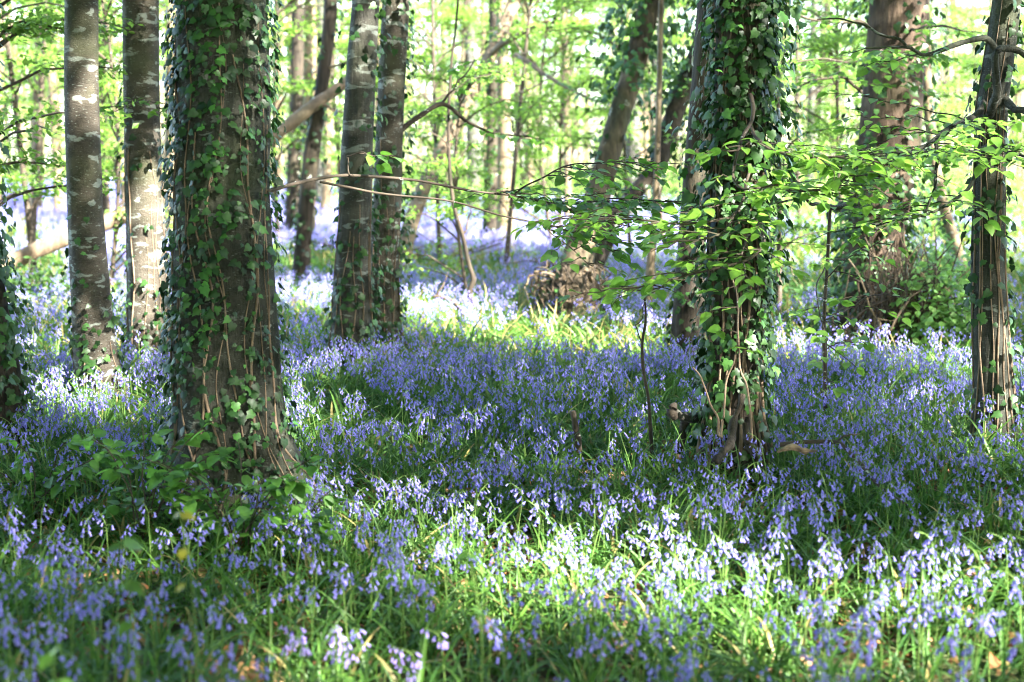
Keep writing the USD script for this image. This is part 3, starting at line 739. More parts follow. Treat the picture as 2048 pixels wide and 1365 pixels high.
line, (v, f) = branch_mesh(px_line([(869, 597, 14.6), (884, 572, 14.6), (897, 545, 14.6)]), .013, .006, 10, .008, 4)
put_mesh("fork", v, f, B_TWIG, o.GetPath(), None, True, og)

t = Trunk([(1301, 862, 8), (1297, 800, 7), (1286, 735, 7), (1284, 690, 6), (1291, 640, 5), (1288, 590, 4)], 7.85, top=.8, flare=.1, seed=165, lump=.12)
o = thing("sapling", "thin dark seedling stem left of the ivy-smothered trunk", "sapling", t.base)
put_mesh("trunk", *t.mesh(7, .03, 2), B_TWIG, o.GetPath(), None, True, t.base)
add_branches(o, t.base, [([(1285, 690, 7.85), (1276, 650, 7.85), (1284, 605, 7.8)], .004, .002, None), ([(1288, 600, 7.85), (1270, 582, 7.8), (1240, 600, 7.7)], .004, .002, dict(t0=.2, gap=.06, tw=.2, lg=.05)),
                         ([(1289, 590, 7.85), (1310, 570, 7.8), (1345, 560, 7.8)], .004, .002, dict(t0=.2, gap=.06, tw=.22, lg=.05))], 166)

# -- fallen wood
og = P(130, 480, 17.5); og[2] = 0
o = thing("fallen_log", "pale fallen log slanting behind the spotted trunks at left", "log", og)
v, f = tube(smooth_line(px_line([(-30, 552, 17.2), (60, 508, 17.4), (140, 478, 17.6), (230, 436, 18), (330, 388, 18.4), (430, 345, 18.8)]), 40, .02, 2), np.linspace(.085, .10, 40), 16, .08, 2)
put_mesh("trunk", v, f, B_DRY, o.GetPath(), None, True, og)
v, f = tube(smooth_line(px_line([(20, 524, 17.2), (5, 540, 17.1), (-6, 575, 17.0)]), 8, .01, 1), np.linspace(.02, .01, 8), 6, .2, 1)
put_mesh("snag", v, f, B_DRY, o.GetPath(), None, True, og)

og = P(1690, 930, 6.8); og[2] = 0
o = thing("fallen_branch", "dark fallen branch lying bent among the flowers right of the ivy-smothered trunk", "branch", og)
v, f = tube(smooth_line(px_line([(1560, 890, 7.0), (1610, 884, 7.0), (1672, 886, 6.95), (1705, 920, 6.8), (1745, 962, 6.6), (1815, 1010, 6.35)]), 30, .006, 4), np.linspace(.010, .007, 30), 7, .3, 4)
put_mesh("stem", v, f, B_TWIG, o.GetPath(), None, True, og)
v, f = tube(smooth_line(px_line([(1672, 886, 6.95), (1690, 872, 6.95), (1720, 868, 7)]), 8, .003, 4), np.linspace(.005, .003, 8), 5)
put_mesh("twig", v, f, B_TWIG, o.GetPath(), None, True, og)

og = P(1150, 870, 7.9); og[2] = 0
KEEP_OUT.append((og[0], og[1] - .08, .14))
o = thing("broken_stump", "short broken stump standing in the flowers in the middle", "stump", og)
v, f = tube(smooth_line(px_line([(1156, 905, 7.9), (1152, 862, 7.9), (1147, 838, 7.9), (1144, 822, 7.9)]), 10, .003, 5), np.r_[np.linspace(.021, .016, 8), .018, .013], 9, .3, 5)
put_mesh("stump", v, f, B_TWIG, o.GetPath(), None, True, og)
og = P(1370, 850, 7.75); og[2] = 0
KEEP_OUT.append((og[0], og[1] - .08, .14))
o = thing("log_stub", "grey log stub with a dark knob beside the foot of the ivy-smothered trunk", "log", og)
v, f = tube(smooth_line(px_line([(1345, 822, 7.6), (1362, 832, 7.6), (1400, 836, 7.7), (1440, 850, 7.8)]), 12, .003, 6), np.linspace(.021, .030, 12), 10, .2, 6)
put_mesh("log", v, f, B_GREY, o.GetPath(), None, True, og)
v, f = tube(smooth_line(px_line([(1352, 836, 7.58), (1344, 824, 7.56), (1350, 808, 7.58)]), 8, .002, 7), [.015, .024, .027, .026, .024, .022, .018, .010], 9, .2, 6)
put_mesh("knob", v, f, B_ROUGH, o.GetPath(), None, True, og)
v, f = tube(smooth_line(px_line([(1370, 840, 7.68), (1365, 870, 7.65), (1360, 905, 7.6)]), 8, .002, 8), np.linspace(.024, .018, 8), 9, .2, 6)
put_mesh("snag", v, f, B_ROUGH, o.GetPath(), None, True, og)
og = P(1600, 935, 6.75); og[2] = 0
o = thing("bark_scrap", "small scrap of split dead wood under the fallen branch", "wood", og)
v, f = tube(smooth_line(px_line([(1555, 905, 6.75), (1580, 896, 6.75), (1610, 905, 6.75), (1635, 900, 6.7)]), 12, .004, 9), [.004, .008, .011, .012, .014, .011, .009, .012, .010, .008, .006, .003], 7, .7, 9)
put_mesh("plank", v, f, B_DRY, o.GetPath(), None, True, og)
KEEP_OUT.append((og[0], og[1], .06))
r = np.random.default_rng(77)
for k, (cx, cy, n, d0, lab) in enumerate([(905, 450, 26, 24, "heap of dry fallen boughs at the back of the clearing"), (1105, 490, 12, 20.5, "small heap of sunlit dead wood left of the leaning tree")]):
    og = P(cx, cy + 15, d0); og[2] = float(terrain(og[0], og[1]))
    o = thing("dead_wood_heap", lab, "dead wood", og)
    for j in range(n):
        L_ = r.uniform(.4, 1.3) * (1 if k == 0 else .45); a = r.normal(0, .5) + (np.pi if j % 2 else 0)
        p0 = og + np.array([r.normal(0, .5 if k == 0 else .12), r.normal(0, .3), r.uniform(0, .25)])
        p1 = p0 + L_ * np.array([math.cos(a), math.sin(a) * .6, r.uniform(-.1, .35)])
        v, f = tube(smooth_line([p0, (p0 + p1) / 2 + r.normal(0, .05, 3), p1], 9, .02, j), np.linspace(r.uniform(.012, .03), .005, 9), 5, .3, j)
        put_mesh("bough", v, f, B_DRY if j % 3 else B_RED, o.GetPath(), None, True, og)


# -- brush pile and shrubs
def leafy_mass(name, centre, radii, n, leaf, cols, seed, tpl=HAZEL, shell=.55):
    q = np.random.default_rng(seed)
    d = q.normal(0, 1, (n, 3)); d /= np.linalg.norm(d, axis=1, keepdims=True); d[:, 2] = np.abs(d[:, 2])
    rr = shell + (1 - shell) * q.random((n, 1)) + .35 * (meshkit.fbm(d * 2.2 + seed, 3, seed)[:, None] - .5)
    pos = centre + d * rr * radii
    nr = d + np.array([0, 0, .7]) + q.normal(0, .5, (n, 3))
    tip = np.cross(nr, q.normal(0, 1, (n, 3))) - np.array([0, 0, .4])
    L = Leaves(tpl); L.add(pos, basis(tip, nr), q.uniform(leaf[0], leaf[1], n), greens(n, cols[0], cols[1], seed))
    return L


og = P(1800, 660, 13.0); og[2] = 0
o = thing("brush_pile", "brown heap of dead sticks at the foot of the red-brown tree", "brush pile", og)
r = np.random.default_rng(9)
for j in range(170):
    a, u = r.uniform(0, 2 * np.pi), r.random()
    p0 = og + np.array([.58 * math.cos(a) * u ** .5, .40 * math.sin(a) * u ** .5, -.03])
    hgt = .80 * (1 - u) + r.uniform(.12, .3)
    p2 = og + np.array([r.normal(0.0, .20), r.normal(0, .15), hgt])
    p1 = (p0 + p2) / 2 + r.normal(0, .09, 3)
    if j % 4 == 0:
        p2 = p2 + np.array([r.normal(.1, .25), r.normal(-.1, .1), -r.uniform(.1, .4)])
    v, f = tube(smooth_line([p0, p1, p2], 9, .03, j), np.linspace(r.uniform(.007, .017), .004, 9), 5, .3, j)
    put_mesh("stick", v, f, (B_DRY, B_RED, B_TWIG)[j % 3], o.GetPath(), None, True, og)
L = leafy_mass("x", og + [0, .05, 0], np.array([.46, .34, .68]), 420, (.03, .06), ((.06, .035, .018), (.19, .12, .06)), 10, DIAMOND, .3)
L.write(o.GetPath(), "dead_leaf", "dead_foliage", M_DEAD, og, 0)
KEEP_OUT.append((og[0], og[1], .5))
for k, (px, py, d, rad, n, lf, cols, lab) in enumerate([
    (1895, 680, 12.7, (.55, .45, .80), 1900, (.035, .065), ((.07, .16, .03), (.15, .27, .06)), "bright green shrub right of the brown brush pile"),
    (1850, 560, 17.0, (1.0, .8, .75), 1400, (.05, .09), ((.05, .13, .03), (.11, .22, .05)), "low green thicket behind the brush pile"),
    (60, 545, 16.4, (.72, .6, .62), 1300, (.04, .075), ((.02, .05, .012), (.06, .12, .025)), "dark bramble mound under the fallen log"),
    (1085, 655, 13.0, (1.05, .5, .12), 800, (.03, .055), ((.04, .10, .02), (.10, .20, .04)), "low green herb patch at the front edge of the clearing"),
    (1620, 600, 16.5, (.9, .6, .35), 800, (.04, .07), ((.05, .12, .03), (.11, .21, .05)), "low green growth left of the red-brown tree"),
    (610, 520, 22.0, (1.3, .7, .35), 700, (.04, .08), ((.05, .12, .02), (.10, .20, .04)), "green undergrowth by the curved brown trunk")]):
    og = P(px, py, d) * [1, 1, 0]; og[2] = float(terrain(og[0], og[1]))
    o = thing("green_shrub", lab, "shrub", og)
    L = leafy_mass("x", og, np.array(rad), n, lf, cols, 300 + k, HAZEL, .35)
    L.write(o.GetPath(), "leaf", "leaf_mass", M_LEAF, og, 60 if k < 3 else 20, 10)
    q = np.random.default_rng(k)
    for j in range(7):
        p1 = og + np.array([q.normal(0, rad[0] * .4), q.normal(0, rad[1] * .4), rad[2] * q.uniform(.6, .95)])
        v, f = tube(smooth_line([og + q.normal(0, .05, 3) * [1, 1, .2], (og + p1) / 2 + q.normal(0, .04, 3), p1], 7, .01, j), np.linspace(.008, .003, 7), 4)
        put_mesh("stem", v, f, B_TWIG, o.GetPath(), None, True, og)
    KEEP_OUT.append((og[0], og[1], rad[0] * .55 if k != 3 else .3))

# -- leafy seedlings and brambles at the foot of the thick trunk
for k, (px, py, d, n, lab, span) in enumerate([
    (285, 905, 6.2, 7, "leafy bramble reaching left from the foot of the thick ivy tree", .34), (480, 925, 6.0, 7, "bramble in front of the foot of the thick ivy tree", .30),
    (600, 955, 6.0, 4, "small bright seedling at the right foot of the thick ivy tree", .14), (70, 900, 6.6, 5, "bramble shoots beside the trunk at the left edge", .26)]):
    og = P(px, py, d) * [1, 1, 0]; og[2] = float(terrain(og[0], og[1]))
    o = thing("bramble", lab, "plant", og)
    q = np.random.default_rng(400 + k); L = Leaves(HAZEL)
    for j in range(n):
        a = q.uniform(-.2, np.pi + .2) + np.pi * (q.random() < .5); h = q.uniform(.25, .40) + (.12 if k < 2 else 0)
        tip = og + np.array([span * math.cos(a) * q.uniform(.6, 1.3), .5 * span * math.sin(a), h])
        line = smooth_line([og + q.normal(0, .02, 3) * [1, 1, 0], og * .5 + tip * .5 + np.array([0, 0, h * .3]), tip], 14, .01, j)
        G = Geo(); G.add(*tube(line, np.linspace(.004, .002, 14), 5))
        spray(L, G, line, .35, .07, .10, (.045, .08), 410 + 10 * k + j, ((.05, .13, .02), (.11, .25, .04)), .1, .002, lg=.045)
        put_geo("stem", G, B_TWIG, o.GetPath(), True, og)
    L.write(o.GetPath(), "leaf", "leaf_mass", M_LEAF, og, 120, 12)

# ------------------------------------------------------------------ background wood
KINDS = []


def crown(seed, h, rad, n, leaf, zlo, tiers=14, cols=((.07, .145, .016), (.16, .275, .042))):
    q = np.random.default_rng(seed)
    k = q.integers(0, tiers, n)
    tz = np.sort(q.uniform(zlo, h, tiers)); ta = q.uniform(0, 6.28, tiers); tl = q.uniform(.4, 1.0, tiers) * rad
    # each tier a flat bough reaching out one way
    u, w = q.random(n) ** .7, q.normal(0, .22, n)
    ang = ta[k] + w * 1.4
    rr = u * tl[k]
    pos = np.stack([rr * np.cos(ang), rr * np.sin(ang), tz[k] + .12 * rr - .10 * rr ** 2 / rad + q.normal(0, .06, n)], -1)
    g = meshkit.noise(pos * 2.3, seed)
    keep = g > .42
    pos = pos[keep]; n = len(pos)
    nr = np.array([0, 0, 1.0]) + q.normal(0, .38, (n, 3))
    tip = np.stack([np.cos(ang[keep]), np.sin(ang[keep]), 0 * pos[:, 0] - .2], -1) + q.normal(0, .6, (n, 3))
    v, f = place(*DIAMOND, basis(tip, nr), pos, q.uniform(leaf[0], leaf[1], n))
    c = np.repeat(greens(n, cols[0], cols[1], seed), 4, 0)
    G = Geo()
    for i in range(tiers):
        e = np.array([tl[i] * math.cos(ta[i]), tl[i] * math.sin(ta[i]), tz[i] + .02 * tl[i]])
        G.add(*tube(smooth_line([[0, 0, tz[i] - .35], e * [.5, .5, 1] + [0, 0, .03], e], 7, .03, i), np.linspace(.018, .005, 7), 4))
    return (v, f, c), G


def far_tree(name, label, seed, h, r0, rad, n, leaf, zlo, bm, lean, group, cols=((.07, .145, .016), (.16, .275, .042)), tiers=14):
    o = thing(name, label, "tree", (0, -50, 0), group=group)
    q = np.random.default_rng(seed)
    m = 16
    z = np.linspace(-.2, h, m)
    bend = q.normal(0, .12, 2)
    line = np.stack([lean * z / h + bend[0] * np.sin(z / h * 4), bend[1] * np.sin(z / h * 3), z], -1)
    v, f = tube(line, r0 * (1 - .5 * z / h) * (1 + .35 * np.exp(-np.maximum(z, 0) / .25)), 12, .12, seed)
    put_mesh("trunk", v, f, bm, o.GetPath(), None, True)
    (v, f, c), G = crown(seed + 1, h, rad, n, leaf, zlo, tiers, cols)
    for arr in (v,):
        zz = np.clip(arr[:, 2], 0, h)
        arr[:, 0] += np.interp(zz, z, line[:, 0]); arr[:, 1] += np.interp(zz, z, line[:, 1])
    put_mesh("crown", v, f, M_LEAF, o.GetPath(), c)
    gv_, gf_, gc_ = G.arrays()
    zz = np.clip(gv_[:, 2], 0, h); gv_[:, 0] += np.interp(zz, z, line[:, 0]); gv_[:, 1] += np.interp(zz, z, line[:, 1])
    put_mesh("boughs", gv_, gf_, bm, o.GetPath(), None, True).SetCustomDataByKey("kind", "stuff")
    return o


G1, G2, G3 = "slender trees far back in the wood", "pale thin trees at the far edge of the wood", "young leafy trees of the understorey"
far = [far_tree("woodland_tree", "slender brown-barked far tree", 501, 13, .15, 2.6, 5200, (.07, .12), 4.5, B_PALE, .6, G1),  # pale bark here carries the washed-out background glare in its colour
       far_tree("woodland_tree", "slender grey-barked far tree", 502, 14, .17, 3.0, 5200, (.07, .12), 4.5, B_GREY, -.4, G1),
       far_tree("woodland_tree", "slender straw-barked far tree", 503, 13, .12, 2.4, 4000, (.07, .12), 4.0, B_PALE, 1.3, G1)]
pale = [far_tree("pale_thin_tree", "pale thin straight far trunk", 511, 14, .10, 2.4, 6000, (.08, .14), 4.0, B_PALE, .9, G2, ((.11, .19, .035), (.20, .31, .07))),
        far_tree("pale_thin_tree", "pale thin slanting far trunk", 512, 13, .08, 2.2, 5600, (.08, .14), 3.5, B_PALE, -1.6, G2, ((.11, .19, .035), (.20, .31, .07)))]
young = [far_tree("young_beech", "far young beech with flat leaf layers", 521, 5.2, .035, 1.9, 5200, (.055, .09), .9, B_TWIG, .3, G3, tiers=20),
         far_tree("young_beech", "far leaning young beech with loose leaf layers", 522, 6.2, .045, 2.1, 5600, (.055, .09), 1.2, B_TWIG, -.6, G3, tiers=20),
         far_tree("young_beech", "far bushy young beech with low leaf layers", 523, 4.2, .030, 1.7, 5200, (.05, .085), .6, B_TWIG, .2, G3, tiers=22)]
used = set()
LABEL0 = {p_.GetPath(): p_.GetCustomDataByKey("label") for p_ in far + pale + young}


def where(px, d):
    w = [(60, ", at the left edge"), (130, ", left of the spotted trunks"), (250, ", seen between the spotted trunks"), (365, ", left of the thick ivy tree"), (600, ", right of the thick ivy tree"), (690, ", left of the leaning pair"),
         (820, ", behind the leaning pair"), (910, ", just right of the leaning pair"), (1010, ", behind the wiggling sapling"), (1120, ", over the central clearing"), (1240, ", behind the tree on bare roots"),
         (1405, ", left of the ivy-smothered tree"), (1620, ", right of the ivy-smothered tree"), (1720, ", left of the red-brown tree"), (1850, ", behind the red-brown tree"), (1950, ", left of the crooked tree"), (9999, ", at the right edge")]
    return next(t for k, t in w if px < k)


def src_group(src):
    return G1 if src in far else G2 if src in pale else G3


def put_far(src, x, y, rz, s, label=None, group=None):
    loc = (x, y, float(terrain(x, y)))
    lab = label or LABEL0[src.GetPath()]; group = group if label else src_group(src)
    if src.GetPath() not in used:
        used.add(src.GetPath())
        src.GetAttribute("xformOp:translate").Set(Gf.Vec3d(*map(float, loc))); src.GetAttribute("xformOp:rotateZ").Set(float(rz)); src.GetAttribute("xformOp:scale").Set(Gf.Vec3f(s, s, s))
        tag(src, lab, None, group)
    else:
        copy_of(src, loc, rz, s, lab, group)


q = np.random.default_rng(61)
spots = []


def scatter_far(srcs, n, d0, d1, smin, smax, gap, pmin=-60, pmax=2110, wt=None):
    made = tries = 0
    while made < n and tries < 5000:
        tries += 1
        d = math.sqrt(q.uniform(d0 * d0, d1 * d1)); px = q.uniform(pmin, pmax)
        if 365 < px < 535 or 1405 < px < 1520 or (wt is not None and q.random() > wt(px)):
            continue
        x = (px - CX) / FPX * d
        if any((x - a) ** 2 + (d - b) ** 2 < gap * gap for a, b in spots):
            continue
        spots.append((x, d)); made += 1
        src = srcs[q.integers(len(srcs))]
        put_far(src, x, d, q.uniform(0, 360), q.uniform(smin, smax), LABEL0[src.GetPath()] + where(px, d), src_group(src))


# the understorey that shows by name in the picture
for px, d, k, s, lab in [
    (-40, 13.0, 0, .85, "young beech filling the top left corner with green leaves"), (60, 20.0, 1, 1.0, "taller young beech farther behind the left spotted trunk"),
    (225, 24.0, 0, 1.0, "young beech seen between the two spotted trunks"), (560, 23.0, 2, 1.1, "young beech right behind the thick ivy tree"),
    (690, 27.0, 1, 1.1, "young beech behind the leaning pair"), (880, 20.5, 0, .95, "young beech behind the wiggling sapling"),
    (1010, 18.5, 1, .75, "young beech over the central clearing"), (1110, 22.0, 2, 1.0, "young beech left of the tree on bare roots"),
    (-70, 9.5, 0, .75, "young beech leaning in from the left edge, leaves over the left spotted trunk"), (70, 17.0, 1, .9, "young beech close behind the left spotted trunk"),
    (215, 15.5, 2, .85, "young beech low between the two spotted trunks"), (1690, 17.5, 0, .85, "young beech just left of the red-brown tree"),
    (940, 14.5, 2, .62, "small young beech at the left of the central clearing"),
    (1330, 20.5, 1, .9, "young beech left of the dark half-hidden trunk"), (1560, 13.2, 1, .6, "small young beech right behind the ivy-smothered tree"), (760, 24.0, 2, 1.2, "bushy young beech low behind the leaning pair"),
    (1265, 18.8, 0, .75, "young beech behind the steep dark leaning stem"), (1600, 22.0, 1, .85, "young beech between the ivy-smothered tree and the red-brown one"),
    (1960, 19.0, 2, .9, "young beech behind the crooked tree")]:
    x = (px - CX) / FPX * d
    spots.append((x, d)); put_far(young[k], x, d, 40 + 73 * len(spots), s, lab, None)
    KEEP_OUT.append((x, d, .1))
scatter_far(far, 20, 27, 56, .6, 1.0, 2.6)
scatter_far(young, 50, 26, 66, .9, 1.4, 2.2, wt=lambda p: 1.0 if p < 1150 else .55)
scatter_far(pale, 80, 30, 80, .8, 1.3, 1.5)

q3 = np.random.default_rng(66)
m = 15000
d = q3.uniform(44, 84, m); x = (q3.uniform(-60, 2110, m) - CX) / FPX * d
mr = 14000
dr = q3.uniform(19, 46, mr); xr = (q3.uniform(1480, 2110, mr) - CX) / FPX * dr
mc = 5000
dc = q3.uniform(33, 46, mc); xc = (q3.uniform(560, 1480, mc) - CX) / FPX * dc
kc = meshkit.fbm(np.stack([xc / 1.6, dc / 3, 0 * xc], -1), 3, 16) > .5
x, d = np.r_[x, xr, xc[kc]], np.r_[d, dr, dc[kc]]
hh = .5 + 1.6 * meshkit.fbm(np.stack([x / 2.5, d / 4, 0 * x], -1), 3, 6) ** 1.5 * np.where(d < 46, .6, 1)
k = (x > -7 + 3 * meshkit.noise(np.stack([d / 6, 0 * d, 0 * d], -1), 2)) | (d > 72)
x, d, hh = x[k], d[k], hh[k]
pos = np.stack([x, d, terrain(x, d) + hh * q3.random(len(x)) ** .7], -1)
v, f = place(*DIAMOND, basis(q3.normal(0, 1, (len(x), 3)), np.array([.2, -.4, .9]) + q3.normal(0, .45, (len(x), 3))), pos, q3.uniform(.14, .26, len(x)) * np.clip(d / 46, .45, 1))
tag(put_mesh("undergrowth", v, f, M_LEAF, "/World", np.repeat(greens(len(x), (.08, .16, .03), (.18, .29, .06), 7), 4, 0)), "low bright undergrowth where the bluebells end at the back", "undergrowth", kind="stuff")

# the far wood: one distant mass beyond the single trees
q2 = np.random.default_rng(70)
G, n = Geo(), 240
for i in range(n):
    d = q2.uniform(84, 125); x = q2.uniform(-.48, .48) * d; z = float(terrain(x, d)); h = q2.uniform(9, 16)
    G.add(*tube(np.array([[x, d, z - .2], [x + q2.normal(0, .3), d, z + h * .5], [x + q2.normal(0, .7), d, z + h]]), [.16, .12, .06], 6), (.24, .20, .14))
m = 52000
d = q2.uniform(80, 128, m); x = q2.uniform(-.5, .5, m) * d
cl = meshkit.fbm(np.stack([x / 3.5, d / 9, 0 * x], -1), 3, 4)
z = terrain(x, d) + np.where(q2.random(m) < .35, q2.uniform(.1, 2.2, m) * cl * 1.6, q2.uniform(2.0, 13, m))
keep = meshkit.fbm(np.stack([x / 2.2, d / 6, z / 1.6], -1), 3, 8) > .47
pos = np.stack([x, d, z], -1)[keep]
nr = np.array([.3, -.5, .8]) + q2.normal(0, .5, (len(pos), 3)); tip = q2.normal(0, 1, (len(pos), 3))
v, f = place(*DIAMOND, basis(tip, nr), pos, q2.uniform(.18, .36, len(pos)))
G.add(v, f, np.repeat(greens(len(pos), (.09, .17, .03), (.20, .31, .07), 5), 4, 0))
tag(put_geo("distant_woodland", G, M_LEAF), "bright distant wood closing the view behind all the trees", "woodland", kind="stuff")

# ------------------------------------------------------------------ unseen leaf canopy overhead, its gaps placed to shape the sun patches
LIT = [  # picture outlines where canopy gaps let sun onto carpet, trunks and sprays, with strength
    (.97, [(980, 985), (1080, 965), (1230, 985), (1420, 1030), (1600, 1075), (1800, 1080), (2060, 1060), (2300, 1070), (2300, 1240), (1980, 1245), (1700, 1185), (1480, 1115), (1250, 1075), (1080, 1055), (970, 1035)]),
    (.6, [(760, 950), (900, 970), (980, 985), (970, 1050), (850, 1030), (760, 990)]),
    (.5, [(1060, 950), (1200, 955), (1420, 1000), (1420, 1060), (1230, 1010), (1080, 985)]),
    (.6, [(510, 1040), (545, 1035), (580, 1070), (550, 1100), (510, 1070)]),
    (.5, [(640, 1110), (760, 1125), (900, 1150), (900, 1170), (740, 1155), (640, 1130)]),
    (.8, [(630, 1245), (720, 1265), (840, 1300), (910, 1340), (890, 1370), (780, 1330), (620, 1280)]),
    (.8, [(560, 690), (650, 690), (680, 760), (650, 850), (590, 850), (560, 760)]),
    (.9, [(40, 735), (350, 745), (350, 810), (200, 815), (40, 800)]),
    (.5, [(590, 860), (720, 850), (760, 910), (620, 905)]),
    (.95, [(-80, 515), (140, 512), (340, 545), (340, 610), (140, 615), (-80, 600)]),
    (1.0, [(530, 548), (700, 552), (900, 585), (1150, 622), (1350, 625), (1350, 668), (1150, 668), (960, 640), (820, 628), (660, 590), (530, 590)]),
    (.9, [(1520, 640), (1700, 640), (1900, 668), (2060, 700), (2060, 740), (1800, 690), (1520, 690)]),
    (.9, [(1770, 765), (1930, 762), (1940, 800), (1800, 805)]),
    (.6, [(1360, 850), (1440, 865), (1440, 915), (1360, 900)]),
    (.75, [(950, 780), (1370, 780), (1370, 845), (950, 845)]),
    (.9, [(70, 630), (290, 632), (290, 682), (70, 678)]),
    (.7, [(1250, 570), (1520, 580), (1520, 610), (1250, 606)]),
    (.8, [(930, 560), (1140, 566), (1140, 604), (930, 600)]),
    (.8, [(1560, 560), (1640, 560), (1640, 640), (1560, 640)]),
    (.8, [(2020, 760), (2100, 760), (2100, 840), (2020, 850)]),
]


def lit_share(S):
    """How sunny the carpet is at ground points S (n,3)."""
    p = project(S)
    lit = np.zeros(len(S))
    front = p[:, 2] > 2.0
    for share, poly in LIT:
        k = inside(poly, p[:, 0], p[:, 1]) & front
        lit[k] = np.maximum(lit[k], share)
    far_ = sstep(15.5, 18, S[:, 1])
    streak = meshkit.fbm(np.stack([(S[:, 0] * .6 + S[:, 1] * .8) / 2.4, (S[:, 0] * .8 - S[:, 1] * .6) / 6, 0 * S[:, 0]], -1), 3, 17)
    lit = np.maximum(lit, far_ * sstep(.26, .35, streak))
    lit = np.maximum(lit, .45 * sstep(.60, .68, meshkit.fbm(np.stack([S[:, 0] / .7, S[:, 1] / .9, 0 * S[:, 0]], -1), 3, 23)))
    return lit


q = np.random.default_rng(81)
n = 66000
S = np.stack([q.uniform(-26, 13, n), q.uniform(-14, 46, n), np.full(n, .3)], -1)
hz = q.uniform(7.5, 12.0, n) + .14 * np.maximum(0, S[:, 1] - 14)
pos = S + SUN * ((hz - .3) / SUN[2])[:, None]
jit = [S + np.array([a, b, 0]) for a, b in ((0, 0), (.24, 0), (-.24, 0), (0, .24), (0, -.24))]
keep = q.random(n) > np.max([lit_share(j) for j in jit], 0)
# light may also reach a trunk or a spray: keep the canopy out of the picture itself
pj = project(pos)
keep &= ~((pj[:, 2] > 0) & (pj[:, 1] > -80) & (np.abs(pj[:, 0] - CX) < 1300))
pos = pos[keep]
# unseen low leaf clumps behind and beside the camera, placed to dim skylight
m = 9000
ring = np.vstack([np.stack([q.uniform(-28, 28, m), q.uniform(-26, -15, m), q.uniform(1, 11, m)], -1), np.stack([q.uniform(-24, -15, m // 2), q.uniform(-20, 6, m // 2), q.uniform(1.5, 10, m // 2)], -1),
                  np.stack([q.uniform(14, 24, m // 2), q.uniform(-20, 4, m // 2), q.uniform(1.5, 10, m // 2)], -1)])
ring = ring[meshkit.fbm(ring / 2.2, 3, 12) > .42]
Sr = ring - SUN * ((ring[:, 2:] - .3) / SUN[2])
ring = ring[q.random(len(ring)) > lit_share(Sr)]
pos = np.vstack([pos, ring])
CAN = []
cp = UsdGeom.PointInstancer.Define(stage, "/World/tree_canopy")  # out of view: shades the carpet and darkens the near trunks
for k in range(4):
    r = np.random.default_rng(90 + k); m = 34
    pp = r.normal(0, 1, (m, 3)) * [.17, .17, .07]
    v, f = place(*HAZEL, basis(r.normal(0, 1, (m, 3)) - [0, 0, .3], np.array([0, 0, 1.0]) + r.normal(0, .35, (m, 3))), pp, r.uniform(.07, .11, m))
    G = Geo(); G.add(v, f, np.repeat(greens(m, (.06, .14, .02), (.12, .24, .04), k), 11, 0))
    G.add(*tube([[-.3, 0, -.02], [0, .02, 0], [.3, -.03, .02]], [.006, .005, .002], 4), (.08, .06, .045))
    CAN.append(put_geo("leaf_clump", G, M_LEAF, "/World/tree_canopy", True).GetPath())


def fill_instancer(pi, protos, pos, rz, scale, idx, tilt=None):
    pi.CreatePrototypesRel().SetTargets(protos)
    pi.CreatePositionsAttr(Vt.Vec3fArray.FromNumpy(np.asarray(pos, np.float32)))
    pi.CreateProtoIndicesAttr(Vt.IntArray.FromNumpy(np.asarray(idx, np.int32)))
    sc = np.asarray(scale, np.float32)
    pi.CreateScalesAttr(Vt.Vec3fArray.FromNumpy(np.repeat(sc[:, None], 3, 1) if sc.ndim == 1 else sc))
    h = np.asarray(rz) / 2
    w, x, y, z = np.cos(h), 0 * h, 0 * h, np.sin(h)
    if tilt is not None:
        tx, ty = tilt[:, 0] / 2, tilt[:, 1] / 2
        # tilt * turn, small angles
        w, x, y, z = w - 0, tx * np.cos(h) + ty * np.sin(h), ty * np.cos(h) - tx * np.sin(h), z
        nn = np.sqrt(w * w + x * x + y * y + z * z); w, x, y, z = w / nn, x / nn, y / nn, z / nn
    pi.CreateOrientationsAttr(Vt.QuathArray([Gf.Quath(float(a), float(b), float(c), float(d_)) for a, b, c, d_ in zip(w, x, y, z)]))


fill_instancer(cp, CAN, pos, q.uniform(0, 6.28, len(pos)), q.uniform(.8, 1.35, len(pos)), q.integers(0, 4, len(pos)))
tag(cp.GetPrim(), "canopy of new leaves overhead", "canopy", kind="stuff")

# ------------------------------------------------------------------ bluebells
VIOLET = ((.178, .165, .52), (.32, .28, .70))
STEM = (.15, .25, .06)


def bell_mesh(length, sides, rings):
    prof = {3: [(0, .0016), (.25, .0034), (.80, .0040), (1.0, .0085)], 2: [(0, .0018), (.6, .0036), (1.0, .0074)], 1: [(0, .002), (1.0, .0062)]}[rings]
    ang = np.arange(sides) * 2 * np.pi / sides
    v = []
    for i, (u, r) in enumerate(prof):
        last = i == len(prof) - 1 and sides >= 12
        rr = np.where(np.arange(sides) % 2 == 0, .0092, .0052) if last else np.full(sides, r)
        zz = np.where(np.arange(sides) % 2 == 0, -.93, -.86) if last else np.full(sides, -u)
        v.append(np.stack([rr * np.cos(ang), rr * np.sin(ang), zz * length], -1))
    v = np.vstack(v)
    i, j = np.meshgrid(np.arange(len(prof) - 1), np.arange(sides), indexing="ij")
    qd = np.stack([i * sides + j, (i + 1) * sides + j, (i + 1) * sides + (j + 1) % sides, i * sides + (j + 1) % sides], -1).reshape(-1, 4)
    return v, np.vstack([qd[:, [0, 1, 2]], qd[:, [0, 2, 3]]])


